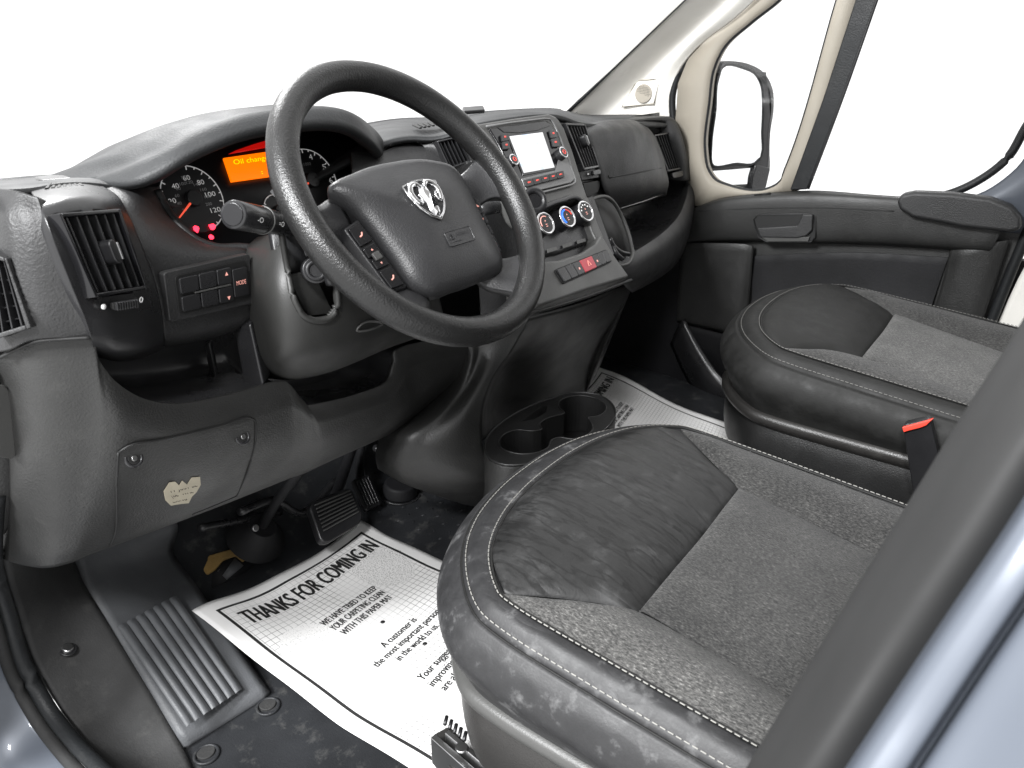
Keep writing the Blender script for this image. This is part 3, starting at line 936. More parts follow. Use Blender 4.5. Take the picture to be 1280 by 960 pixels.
for px, py, s in ((243, 287, 0.0055), (263, 284, 0.0055), (262, 297, 0.004)):
    c = clu(px, py) + cn_ * 0.004
    vs = [c + cx_ * (s * random.uniform(.7, 1.2) * math.cos(i * math.pi / 4)) + cy_ * (s * random.uniform(.6, 1.2) * math.sin(i * math.pi / 4)) for i in range(8)]
    slab('warning_lamp', vs, cn_ * 0.001, M['red_light'], cl, 0)
lq = Q(clu(277, 199), clu(352, 188), clu(358, 219), clu(287, 229))
lc = qbox('trip_display', lq, 0, 1, 0, 1, 0.002, 0.006, M['lcd'], cl, 0.0008)
qtext('print', 'Oil change', lq, 0.12, 0.70, 0.33, 0.20, 0.0066, M['lcd_text'], lc)
qtext('print', ':', lq, 0.52, 0.55, 0.85, 0.16, 0.0066, M['lcd_text'], lc)
uq = Q(clu(290, 186), clu(340, 174), clu(345, 184), clu(284, 194))
qpoly('display_glow_strip', uq, [(0.1, 0.55), (0.5, 0.15), (1, 0), (1, 0.9), (0, 0.95)], 0.002, 0.004, M['lcd_edge'], cl, 0)

# ---- dash between cowl and centre: fin panels and centre-left vent
loft('centre_cowl', [
    [P(520, 172, .94), P(548, 168, .915), P(580, 160, .885), P(606, 152, .86)],
    [P(530, 185, .92), P(556, 182, .885), P(584, 176, .86), P(612, 168, .84)],
    [P(545, 210, .91), P(568, 206, .87), P(594, 202, .85), P(622, 196, .83)],
    [P(560, 240, .90), P(582, 238, .87), P(606, 234, .85), P(634, 228, .82)],
    [P(590, 300, .90), P(612, 298, .87), P(630, 290, .85), P(655, 280, .82)],
    [P(600, 380, .90), P(625, 378, .87), P(650, 370, .85), P(672, 360, .80)],
    [P(600, 425, .88), P(630, 420, .86), P(655, 412, .84), P(676, 400, .80)]], M['dash'], D, n=70, m=121, solid=0.008, cut=[(545, 178), (575, 171), (589, 201), (560, 211)])
cq = Q(P(544, 177, .895), P(575, 170, .872), P(590, 202, .858), P(560, 212, .875))
vent('air_vent', cq, 6, D, False, 0.004, border=0.06, dep=0.009)
dq2 = Q(P(512, 158, 1.0), P(552, 152, 1.0), P(556, 157, .94), P(524, 163, .94))
for i in range(6):
    qbox('demister_slot', dq2, 0.05 + i * 0.16, 0.15 + i * 0.16, 0.1, 0.9, 0.001, 0.004, M['pit'], D, 0.0006)
qbox('light_sensor', Q(P(578, 136, 1.1), P(604, 134, 1.1), P(606, 139, 1.06), P(580, 141, 1.06)), 0, 1, 0, 1, -0.004, 0.004, M['black'], D, 0.002)

# ================================================================== CENTRE STACK
sn = V((0, -1, 0.7)).normalized()
up_o = [(596, 154), (640, 147), (686, 141), (697, 146), (706, 160), (717, 190), (727, 222), (737, 252), (724, 249), (700, 252), (676, 262), (664, 272), (655, 262), (632, 215), (612, 180)]
cs = slab('centre_stack', [stk(*p) for p in up_o], -sn * 0.05, M['grey'], D, 0.006)
lo_o = [(660, 330), (676, 326), (700, 324), (728, 315), (745, 304), (752, 292), (768, 318), (788, 346), (735, 362), (690, 378), (672, 384), (662, 356)]
ls = slab('switch_bank', [stk(*p, off=0.012) for p in lo_o], -sn * 0.06, M['grey'], D, 0.006)
qh = Q(stk(648, 262, -0.035), stk(742, 246, -0.035), stk(768, 318, -0.03), stk(655, 345, -0.03))
hv = qbox('climate_panel', qh, 0, 1, 0, 1, -0.01, 0.0, M['satin'], D, 0.001)
# rails at each side of the climate pocket
slab('pocket_rail', [stk(*p) for p in ((728, 232), (738, 252), (748, 280), (756, 298), (748, 304), (741, 290), (731, 262))], -sn * 0.045, M['grey'], hv, 0.005)
tube('pocket_lip', [stk(664, 270, .004), stk(680, 259, .004), stk(702, 251, .004), stk(722, 248, .004), stk(734, 257, .004)], 0.005, M['satin'], hv, n=24)
# climate block carrying the knobs
slab('knob_block', [stk(*p, off=-0.018) for p in ((660, 285), (676, 268), (700, 258), (728, 254), (740, 268), (744, 290), (734, 304), (700, 316), (668, 322))], -sn * 0.02, M['satin'], hv, 0.008)
for i in range(3):
    qh2 = Q(stk(680, 312, -0.016), stk(735, 296, -0.016), stk(737, 303, -0.016), stk(682, 320, -0.016))
    qbox('vent_slot', qh2, 0.05 + i * 0.33, 0.25 + i * 0.33, 0.1, 0.7, 0, 0.002, M['grey'], hv, 0.0005)
kax = V((-0.12, -1, 0.62)).normalized()
ku, kw = V((1, -0.12, 0)).normalized(), None
ku = (ku - kax * ku.dot(kax)).normalized()
kw = kax.cross(ku)
if kw.z < 0: kw = -kw
for i, (px, py) in enumerate(((682, 279), (709, 271), (732, 264))):
    c = stk(px, py, off=0.012)
    cyl('knob', c - kax * 0.034, kax, 0.0205, 0.033, M['black'], hv, r2=0.0185, bevel=0.002)
    ring('knob_ring', c, kax, 0.0185, 0.0022, M['chrome'], hv, n=36)
    cyl('knob_face', c - kax * 0.001, kax, 0.0172, 0.0015, M['dash'], hv, bevel=0.0005)
    def arc(R, a0, a1, mt, r=0.0012):
        tube('print', [c + ku * (R * math.cos(math.radians(a0 + (a1 - a0) * j / 12))) + kw * (R * math.sin(math.radians(a0 + (a1 - a0) * j / 12))) + kax * 0.0009 for j in range(13)], r, M[mt], hv, seg=6)
    if i == 0:
        arc(0.0125, 200, 60, 'pink_print', 0.0009)
    if i == 1:
        arc(0.0132, 230, 95, 'blue_print', 0.0016)
        arc(0.0132, 85, 10, 'red_print', 0.0009)
    if i == 2:
        for a in range(40, 200, 32):
            p_ = c + ku * (0.0122 * math.cos(math.radians(a))) + kw * (0.0122 * math.sin(math.radians(a))) + kax * 0.0012
            cyl('print', p_, kax, 0.0016, 0.0004, M['white_print'], hv, seg=8, bevel=0)
    for dz in (-0.0025, -0.006):
        p_ = c + kw * dz + kax * 0.0012
        tube('print', [p_ - ku * 0.002, p_ + ku * 0.002], 0.0006, M['pink_print'], hv, seg=6)
    p_ = c + kw * 0.003 + kax * 0.0012
    build('print', [p_ - ku * 0.0018, p_ + ku * 0.0018, p_ + kw * 0.003], [(0, 1, 2)], M['pink_print'], hv)

# ---- radio
def rs(px, py, h=0.0): return stk(px, py, off=h)
rd_o = [(611, 160), (640, 156), (680, 151), (689, 154), (698, 172), (708, 200), (717, 226), (700, 232), (655, 242), (650, 238), (636, 205), (622, 178)]
rad = slab('radio', [rs(*p, h=0.004) for p in rd_o], -sn * 0.02, M['gloss'], D, 0.003)
tube('radio_trim', [rs(*p, h=0.005) for p in ((608, 158), (640, 153.5), (680, 148.5), (687, 149), (692, 154), (700, 172), (710, 200), (719, 224), (719, 228), (715, 231), (690, 237.5), (656, 246))], 0.002, M['silver'], rad, seg=8)
slab('lower_bezel', [rs(*p, h=0.0065) for p in ((652, 223), (694, 213), (699, 198), (712, 196), (719, 223), (714, 228), (660, 241))], -sn * 0.004, M['silver'], rad, 0.0012)
slab('cd_slot_lid', [rs(*p, h=0.0055) for p in ((622, 159), (650, 156), (682, 151), (688, 157), (672, 163), (648, 166), (630, 165))], -sn * 0.003, M['satin'], rad, 0.001)
scq = Q(rs(637, 170.5, .0065), rs(678, 165.5, .0065), rs(693, 209, .0065), rs(655, 216, .0065))
qpoly('screen_surround', scq, [(-0.05, -0.06), (1.13, -0.06), (1.13, 1.06), (-0.05, 1.06)], -0.003, -0.0006, M['gloss'], rad, 0.0006)
scr = qbox('screen', scq, 0, 1, 0, 1, -0.001, 0.0004, M['screen'], rad, 0)
for (px, py, hh, r) in ((643, 199, .020, .0105), (705, 190, .022, .0115)):
    c = rs(px, py, hh)
    cyl('radio_knob', c - sn * 0.020, sn, r, 0.020, M['black'], rad, r2=r * 0.93, bevel=0.0015)
    ring('knob_ring', c - sn * 0.001, sn, r * 0.88, 0.0014, M['chrome'], rad, n=30)
    cyl('knob_face', c - sn * 0.0005, sn, r * 0.75, 0.0012, M['gloss'], rad, bevel=0.0003)
    ring('print', c + sn * 0.0010, sn, r * 0.35, 0.0006, M['red_print'], rad, n=16, seg=6)
    ring('knob_base', c - sn * 0.020, sn, r * 1.25, 0.0022, M['satin'], rad, n=30)
bq_ = Q(rs(653, 226, .0075), rs(703, 214, .0075), rs(704.5, 222, .0075), rs(656, 235, .0075))
for i in range(5):
    qpoly('radio_button', bq_, rounded(i / 5 + 0.004, (i + 1) / 5 - 0.004, 0.02, 0.98, 0.02, 0.12, 4), 0, 0.0035, M['black'], rad, 0.0008)
    qbox('print', bq_, i / 5 + 0.07, i / 5 + 0.14, 0.40, 0.58, 0.0035, 0.0038, M['red_print'], rad, 0)
for Qp in ((628, 168, 631, 184), (688, 163, 693, 181)):
    x0, y0, x1, y1 = Qp
    qq = Q(rs(x0 - 3, y0, .006), rs(x0 + 5, y0 - 1, .006), rs(x1 + 6, y1 + 3, .006), rs(x1 - 3, y1 + 4, .006))
    for j in range(2):
        qpoly('radio_button', qq, rounded(0, 1, j * 0.5 + 0.02, j * 0.5 + 0.48, 0.1, 0.06, 4), 0, 0.003, M['satin'], rad, 0.0008)
        qbox('print', qq, 0.4, 0.68, j * 0.5 + 0.18, j * 0.5 + 0.28, 0.003, 0.0033, M['red_print'], rad, 0)
# black grommet beside the wheel rim
ring('dash_socket', rs(668, 251, .012), V((-0.5, -0.7, 0.4)), 0.018, 0.006, M['black'], D, n=28)
cyl('dash_socket_disc', rs(668, 251, .008), V((-0.5, -0.7, 0.4)), 0.016, 0.006, M['gloss'], D)

# ---- hazard bank
hq = Q(rs(694, 338, .014), rs(757, 313, .014), rs(763, 327, .014), rs(704, 354, .014))
hb = qpoly('switch_row', hq, rounded(-0.02, 1.02, -0.06, 1.06, 0.04, 0.2), -0.004, 0.0012, M['pit'], D, 0.0005)
spans = [(0.0, 0.14), (0.145, 0.28), (0.285, 0.42), (0.425, 0.66), (0.665, 0.78), (0.785, 0.885), (0.89, 1.0)]
for i, (a, b_) in enumerate(spans):
    o_ = qpoly('hazard_button' if i == 3 else 'dash_button', hq, rounded(a, b_, 0.02, 0.98, 0.012, 0.08, 4), 0.0, 0.0052 if i == 3 else 0.0042, M['hazard'] if i == 3 else M['satin'], hb, 0.0012)
    if i == 3:
        c = hq.p(0.545, 0.5, 0.0056)
        e = hq.ux()
        f_ = (hq.p(.5, 0) - hq.p(.5, 1)).normalized()
        tube('print', [c - e * .005 - f_ * .003, c + e * .005 - f_ * .003, c + f_ * .006], 0.0008, M['pink_print'], hb, seg=6, closed=True)
    if i in (2, 4):
        cyl('print', hq.p((a + b_) / 2, 0.55, 0.0042), hq.n, 0.0022, 0.0005, M['pink_print'], hb, seg=10, bevel=0)

# ---- centre-right vent
rq = Q(P(703, 155, .85), P(728, 156, .86), P(746, 210, .825), P(727, 214, .81))
vb = [(697, 150, .862), (728, 152, .872), (740, 180, .855), (752, 214, .83), (752, 222, .828), (728, 226, .81), (716, 190, .83)]
slab('vent_pod', [P(*p) for p in vb], V((0, 0.03, 0)), M['dash'], D, 0.003)
vr = vent('air_vent', rq, 6, D, False, 0.004, tab=(0.55, 0.40), border=0.05, mat_f=M['satin'], dep=0.009)
wq = Q(P(730, 213, .812), P(751, 209, .826), P(753, 219, .822), P(732, 224, .808))
qpoly('thumb_wheel', wq, rounded(0.3, 0.75, 0.2, 0.8, 0.1, 0.2), 0.001, 0.008, M['black'], vr, 0.0015)
qcyl('print_dot', wq, 0.12, 0.5, 0.0018, 0.002, 0.004, M['white_print'], vr, bevel=0, seg=12)
slab('side_slot', [P(*p) for p in ((729, 229, .815), (752, 225, .83), (748, 240, .825), (738, 246, .818), (733, 246, .812))], V((0, 0.01, 0)), M['pit'], D, 0.002)
loft('stack_side', [
    [P(727, 224, .825), P(742, 222, .84), P(757, 222, .845)],
    [P(731, 246, .82), P(748, 246, .835), P(762, 246, .845)],
    [P(740, 262, .80), P(760, 262, .84), P(775, 262, .86)],
    [P(752, 290, .77), P(772, 290, .82), P(788, 290, .84)],
    [P(766, 318, .74), P(782, 320, .78), P(795, 322, .80)]], M['dash'], D, n=12, m=17, solid=0.006)
# document pocket loop
lp = [(736, 252, .79), (746, 247, .79), (757, 246, .79), (767, 253, .79), (776, 268, .785), (783, 285, .77), (788, 302, .75), (791, 316, .735), (788, 326, .725), (778, 332, .715), (770, 331, .705)]
tube('document_pocket', [P(*p) for p in lp], 0.0042, M['grey'], D, n=60, seg=10)
slab('pocket_back', [P(px - 1, py + 2, y + .012) for px, py, y in lp] + [P(758, 305, .75), P(745, 275, .78)], V((0.01, 0.012, 0)), M['pit'], D, 0)
for pts in ([(762, 298, .735), (766, 306, .73), (774, 314, .725), (786, 318, .725)], [(764, 304, .735), (770, 316, .72), (778, 324, .715)]):
    tube('charging_cable', [P(*p) for p in pts], 0.005, M['satin'], D, n=20)

# ================================================================== PASSENGER SIDE OF THE DASH
GB = [
    [P(729, 156, .885), P(760, 150, .89), P(790, 150, .90), P(808, 157, .915)],
    [P(735, 168, .845), P(766, 162, .845), P(799, 162, .86), P(818, 170, .89)],
    [P(742, 192, .832), P(778, 186, .830), P(811, 185, .845), P(828, 193, .878)],
    [P(750, 216, .825), P(787, 210, .822), P(818, 205, .838), P(833, 213, .872)],
    [P(757, 240, .822), P(792, 234, .820), P(819, 227, .836), P(836, 228, .868)],
    [P(766, 256, .838), P(796, 249, .836), P(821, 241, .850), P(834, 239, .876)],
    [P(774, 262, .88), P(800, 256, .88), P(822, 248, .89), P(833, 245, .905)]]
gb = loft('glovebox', GB, M['dash'], D, n=25, m=37, solid=0.006)
tube('lid_seam', [P(761, 222.5, .8225), P(790, 217, .8192), P(815, 212, .834), P(827, 210, .853)], 0.0016, M['pit'], gb, n=20, seg=6)
tube('lid_seam', [P(761, 222.5, .8225), P(760.5, 219, .8225)], 0.0016, M['pit'], gb, seg=6)
tube('lid_edge', [P(775, 260.5, .853), P(800, 253, .853), P(829, 242.5, .88)], 0.0016, M['steel'], gb, n=16, seg=6)
# end frame round the passenger vent
fo = [(775, 151, .93), (800, 147, .94), (828, 145, .945), (842, 148, .935), (851, 164, .915), (858, 188, .905), (863, 210, .90), (864, 226, .89)]
fi = [(786, 155, .92), (806, 152, .925), (826, 152, .93), (834, 156, .92), (841, 170, .90), (848, 190, .89), (852, 210, .885), (853, 226, .88)]
FO = [P(*p) for p in fo]
FI = [P(*p) for p in fi]
r_ = rows_aligned([[p + V((0.02, 0.06, -0.004)) for p in FO], FO, [a.lerp(b_, .5) + V((0, -.010, 0.003)) for a, b_ in zip(FO, FI)], FI, [p + V((0, 0.05, 0)) for p in FI]], 4)
nn = len(r_[0])
build('end_frame', [p for r in r_ for p in r], [(i * nn + j, i * nn + j + 1, (i + 1) * nn + j + 1, (i + 1) * nn + j) for i in range(4) for j in range(nn - 1)], M['dash'], D, solid=0.004)
slab('upper_pocket', [P(*p) for p in ((784, 153, .955), (826, 152, .955), (834, 160, .94), (818, 168, .93), (806, 160, .94))], V((0, 0.01, 0)), M['pit'], D, 0)
eq = Q(P(815, 169, .915), P(838, 165, .918), P(852, 211, .895), P(833, 215, .885))
ve = vent('air_vent', eq, 7, D, False, 0.003, border=0.04, mat_f=M['satin'], dep=0.009)
qpoly('thumb_wheel', Q(P(835, 216, .885), P(852, 212, .893), P(853, 222, .888), P(837, 226, .882)), rounded(0.05, 0.85, 0.1, 0.8, 0.1, 0.3), 0.002, 0.010, M['satin'], ve, 0.002)
tube('chrome_line', [P(834, 213.5, .882), P(852, 209.5, .891)], 0.0014, M['chrome'], ve, seg=6)
# bowl below the glovebox
rimp = [(770, 330, .715), (792, 318, .735), (826, 296, .775), (848, 274, .82), (858, 252, .85), (863, 228, .88), (864, 208, .90)]
b1 = [(771, 340, .71), (800, 330, .725), (836, 308, .765), (857, 285, .81), (866, 258, .845), (869, 230, .875), (870, 208, .90)]
b2 = [(780, 356, .73), (806, 348, .745), (838, 328, .785), (857, 304, .825), (866, 275, .855), (870, 245, .88), (871, 210, .91)]
b3 = [(790, 366, .80), (810, 356, .82), (835, 340, .85), (852, 320, .87), (862, 290, .89), (868, 255, .91), (870, 215, .94)]
RR = [P(*p) for p in rimp]
r_ = rows_aligned([[p + V((0.0, 0.03, -0.012)) for p in RR], [p + V((0, 0.008, 0.001)) for p in RR], RR, [P(*p) for p in b1], [P(*p) for p in b2], [P(*p) for p in b3]], 5)
nn = len(r_[0])
cols = [uni([r_[i][j] for i in range(6)], 26) for j in range(nn)]
build('lower_shelf', [cols[j][i] for i in range(26) for j in range(nn)], [(i * nn + j, i * nn + j + 1, (i + 1) * nn + j + 1, (i + 1) * nn + j) for i in range(25) for j in range(nn - 1)], M['dash'], D, solid=0.005)
r_ = rows_aligned([[p + V((0, 0.02, -0.008)) for p in RR], [V((p.x - .02, max(p.y + 0.08, .93), p.z - 0.02)) for p in RR], [V((p.x - .03, 0.985, p.z + 0.01)) for p in RR], [V((p.x - .03, 0.99, 0.80)) for p in RR]], 4)
nn = len(r_[0])
build('shelf_liner', [p for r in r_ for p in r], [(i * nn + j, i * nn + j + 1, (i + 1) * nn + j + 1, (i + 1) * nn + j) for i in range(3) for j in range(nn - 1)], M['satin'], D, solid=0.004)

# ================================================================== CENTRE CONSOLE
K = thing('centre_console', (-0.1, 0.85, 0.0), 'dark plastic centre console below the radio with a cup holder tray', 'console')
loft('console_side', [
    [P(540, 415, .92), P(562, 420, .87), P(595, 415, .83), P(625, 415, .80), P(660, 400, .775)],
    [P(556, 440, .93), P(584, 440, .842), P(600, 438, .824), P(618, 440, .80), P(642, 434, .78)],
    [P(545, 474, .95), P(572, 480, .852), P(588, 478, .828), P(602, 474, .803), P(618, 468, .79)],
    [P(515, 505, .965), P(542, 516, .866), P(562, 514, .836), P(582, 512, .808), P(604, 505, .792)],
    [P(482, 528, .975), P(508, 540, .882), P(534, 548, .846), P(566, 552, .814), P(602, 550, .79)],
    [P(474, 546, .98), P(498, 555, .892), P(526, 566, .852), P(566, 574, .812), P(614, 578, .777)],
    [P(470, 562, .985), P(490, 572, .905), P(522, 584, .862), P(580, 596, .805), P(634, 598, .770)],
    [P(470, 575, 1.0), P(488, 586, .925), P(520, 600, .880), P(586, 614, .822), P(654, 618, .785)],
    [P(472, 586, 1.03), P(492, 598, .965), P(524, 612, .92), P(596, 634, .865), P(660, 636, .83)]], M['dash_lo'], K, n=41, m=73, solid=0.006)
loft('console_recess', [
    [P(660, 398, .775), P(672, 396, .775), P(735, 378, .775), P(790, 352, .775)],
    [P(642, 434, .78), P(655, 430, .815), P(715, 415, .815), P(782, 376, .795)],
    [P(618, 468, .79), P(632, 466, .90), P(695, 455, .875), P(760, 420, .84)],
    [P(604, 505, .792), P(620, 505, .94), P(680, 492, .915), P(742, 465, .87)],
    [P(602, 552, .79), P(622, 535, .95), P(675, 515, .92), P(732, 490, .88)]], M['dash_lo'], K, n=30, m=33, solid=0.006)
slab('console_wing', [P(787, 352, .775), P(792, 354, .80), P(772, 400, .84), P(745, 470, .88), P(732, 492, .88), P(742, 465, .86), P(760, 420, .83), P(782, 376, .795)], V((0.004, 0.10, 0)), M['dash_lo'], K, 0)
tube('trim_line', [stk(664, 392, .004), stk(730, 372, .004), stk(789, 350, .004)], 0.003, M['pit'], K, n=12, seg=6)
# cup holder tray
zc = 0.285
ou = [(606, 562), (610, 545), (630, 526), (660, 509), (690, 498), (718, 491), (745, 493), (763, 503), (769, 517), (762, 531), (735, 551), (700, 567), (660, 580), (630, 581), (613, 574)]
OU = cr([PZ(px, py, zc) for px, py in ou], 60, True)
def hole(px, py, rx, ry, n=28, ang=0):
    return [PZ(px + rx * math.cos(2 * math.pi * i / n), py + ry * math.sin(2 * math.pi * i / n), zc) for i in range(n)]
cups = [(699, 502), (710, 496.5), (730, 495), (747, 499), (757, 507), (755, 516), (745, 521), (736, 522), (740, 530), (740, 538), (732, 545), (715, 549), (700, 547), (690, 550), (685, 560), (667, 567), (645, 567), (628, 561), (624, 551), (632, 542), (647, 537.5), (667, 539), (677, 537), (674, 531), (682, 524), (695, 520), (705, 517), (699, 510)]
CUP = cr([PZ(px, py, zc) for px, py in cups], 110, True)
slot = [PZ(px, py, zc) for px, py in ((651, 527), (678, 508), (684, 507), (683, 515), (668, 524))]
ct = plate('cup_tray', OU, [CUP, slot], (0.0, 0.0, -0.085), M['cup'], K, well=(0.0, 0.0, -0.084), wells_open=True)
tube('cup_edge', [p + V((0, 0, 0.0003)) for p in CUP], 0.0018, M['cup'], K, closed=True, seg=6)
tube('cup_tray_rim', [p + V((0, 0, 0.0005)) for p in OU], 0.0022, M['cup'], K, closed=True, seg=8)


# console body carrying the tray down to the floor
OU2 = cr(OU, 180, True)
cc = sum(OU2, V((0, 0, 0))) / len(OU2)
def shr(k, dy, z): return [V((cc.x + (p.x - cc.x) * k, cc.y + (p.y - cc.y) * k + dy, z)) for p in OU2]
rows_ = [shr(1.004, 0, zc - 0.003), shr(1.012, 0, zc - 0.006), shr(1.010, 0, zc - 0.03), shr(1.006, 0.0, zc - 0.088), shr(0.95, 0.02, 0.13), shr(0.90, 0.05, 0.02)]
nn = len(OU2)
build('console_base', [p for r in rows_ for p in r], [(i * nn + j, i * nn + (j + 1) % nn, (i + 1) * nn + (j + 1) % nn, (i + 1) * nn + j) for i in range(5) for j in range(nn)], M['dash_lo'], K)
# ================================================================== STEERING COLUMN
SC = thing('steering_column', (-0.5, 0.85, 0.55), 'dark plastic steering column shroud with light stalk behind the wheel', 'steering column')
shr_o = loft('shroud', [
    [P(322, 296, .93), P(350, 292, .82), P(400, 296, .77), P(470, 300, .74), (P(540, 300, .76))],
    [P(308, 312, .90), P(345, 312, .80), P(395, 325, .755), P(465, 330, .735), P(545, 330, .755)],
    [P(309, 350, .885), P(340, 360, .785), P(390, 375, .745), P(465, 365, .735), P(545, 355, .755)],
    [P(312, 400, .88), P(345, 415, .78), P(400, 418, .745), P(475, 395, .74), P(550, 375, .765)],
    [P(320, 445, .88), P(352, 455, .79), P(408, 446, .76), P(485, 418, .755), P(555, 395, .785)],
    [P(334, 472, .90), P(368, 474, .84), P(420, 462, .81), P(492, 432, .80), P(560, 410, .82)],
    [P(340, 470, .96), P(372, 470, .93), P(425, 458, .91), P(495, 430, .90), P(560, 408, .90)]], M['shroud'], SC, n=97, m=109, solid=0.005, cut=[(352, 290), (361, 335), (370, 375), (382, 394), (396, 398), (409, 396), (419, 386), (420, 368), (412, 335), (398, 290)])
# adjuster slot with lever
slab('lever_slot', [P(px, py, .80) for px, py in ((340, 285), (350, 340), (362, 385), (382, 402), (412, 402), (430, 388), (430, 340), (410, 285))], V((0, 0.01, 0)), M['black'], SC, 0)
SB_ = BVHTree.FromPolygons([v.co.copy() for v in shr_o.data.vertices], [tuple(p.vertices) for p in shr_o.data.polygons])
def srf(px, py, y):
    r = ray(388 + (px - 388) * 1.07, 345 + (py - 345) * 1.05).normalized()
    h = SB_.ray_cast(CAM, r)[0]
    return (h if h is not None and abs(h.y - y) < 0.05 else P(px, py, y)) - r * 0.0005
tube('slot_rim', [srf(*p) for p in ((352, 292, .772), (361, 335, .766), (370, 375, .760), (382, 394, .754), (396, 398, .748), (409, 396, .745), (419, 386, .742), (420, 368, .742), (412, 335, .745))], 0.0042, M['shroud'], SC, n=50)
slab('slot_step', [P(*p) for p in ((360, 345, .785), (392, 338, .775), (418, 392, .765), (384, 396, .78))], V((0, 0.008, 0)), M['shroud'], SC, 0.002)
tube('adjuster_lever', [P(395, 290, .755), P(406, 325, .74), P(415, 355, .735)], 0.008, M['satin'], SC, n=14)
cyl('ignition_barrel', P(392, 338, .765), V((-0.5, -0.8, 0.25)), 0.017, 0.022, M['satin'], SC, seg=24)
ring('key_ring', P(392, 338, .765) + V((-0.5, -0.8, 0.25)).normalized() * .022, V((-0.5, -0.8, 0.25)), 0.011, 0.003, M['black'], SC, n=24)
tube('keyhole_trim', [P(446, 412, .739), P(454, 404, .736), P(466, 402, .735), P(478, 405, .735), P(466, 411, .737)], 0.0016, M['grey'], SC, n=30, closed=True, seg=6)
# stalk
s0, s1 = P(291, 268, .735), P(372, 284, .79)
d_ = (s1 - s0).normalized()
stv = tube('light_stalk', [s0, s0 + d_ * 0.003, s0.lerp(s1, 0.38), s0.lerp(s1, 0.40), s0.lerp(s1, 0.75), s1], [0.0150, 0.0162, 0.0162, 0.0152, 0.0140, 0.012], M['satin'], SC, seg=28)
cyl('stalk_cap', s0 - d_ * 0.0015, d_, 0.0128, 0.004, M['gloss'], SC, bevel=0.001)
ring('stalk_ring', s0.lerp(s1, 0.42), d_, 0.0158, 0.0012, M['grey'], SC)
side = (CAM - s0).normalized()
for t, s, w in ((0.20, '-O', 0.012), (0.52, '=O', 0.012), (0.72, '<', 0.006)):
    c = s0.lerp(s1, t)
    nrm = (side - d_ * side.dot(d_)).normalized()
    upv = nrm.cross(d_)
    if upv.z < 0: upv = -upv
    text('print', s, c + nrm * 0.0168 - d_ * w / 2 - upv * 0.003, d_ * w, upv * 0.006, M['white_print'], SC)
tube('wiper_stalk', [P(600, 262, .80), P(620, 258, .80), P(640, 256, .80)], 0.012, M['satin'], SC, seg=16)

# ================================================================== STEERING WHEEL
WC = V((-0.52, 0.648, 0.796))
tw = math.radians(39)
wx = V((1, 0, 0)); wy = V((0, math.sin(tw), math.cos(tw))); wn = V((0, -math.cos(tw), math.sin(tw)))
def wp_(x, y, h=0.0): return WC + wx * x + wy * y + wn * h
SW = thing('steering_wheel', WC, 'black four spoke steering wheel with silver ram head badge', 'steering wheel')
rv, rf = tube_geo([wp_(0.1825 * math.cos(2 * math.pi * i / 96), 0.1825 * math.sin(2 * math.pi * i / 96)) for i in range(96)], [(0.0180, 0.0195)] * 96, 20, True, False, wn)
build('rim', rv, rf, M['wheel'], SW)
# airbag cover: domed outline
ho = [(-0.116, 0.046), (-0.07, 0.060), (0.0, 0.066), (0.07, 0.060), (0.108, 0.042), (0.112, 0.012), (0.106, -0.02), (0.100, -0.06), (0.098, -0.094), (0.088, -0.112), (0.04, -0.119), (-0.02, -0.119), (-0.066, -0.114), (-0.080, -0.098), (-0.085, -0.06), (-0.091, -0.02), (-0.099, 0.012)]
HO = cr([V((a + 0.006, b_, 0)) for a, b_ in ho], 84, True)
lev = [(0.80, -0.060), (0.93, -0.036), (0.985, -0.026), (1.0, -0.020), (0.985, -0.014), (0.95, -0.009), (0.86, -0.003), (0.6, 0.005), (0.3, 0.009), (0.0, 0.010)]
vs, fs = [], []
cxh, cyh = 0.0, -0.025
for (s, h) in lev:
    for p in HO:
        vs.append(wp_(cxh + (p.x - cxh) * s, cyh + (p.y - cyh) * s, h))
for i in range(len(lev) - 1):
    for j in range(84):
        fs.append((i * 84 + j, i * 84 + (j + 1) % 84, (i + 1) * 84 + (j + 1) % 84, (i + 1) * 84 + j))
build('airbag_cover', vs, fs, M['hub'], SW)
tube('cover_crease', [wp_(-0.11, 0.042, -0.014), wp_(-0.06, 0.03, -0.003), wp_(-0.03, 0.02, 0.004)], 0.0008, M['satin'], SW, n=12, seg=6)
def spoke(outl, h0, h1, mat, bev=0.007):
    return slab('spoke', [wp_(x, y, h) for x, y, h in outl], wn * (h1 - h0), mat, SW, bev, seg=3)
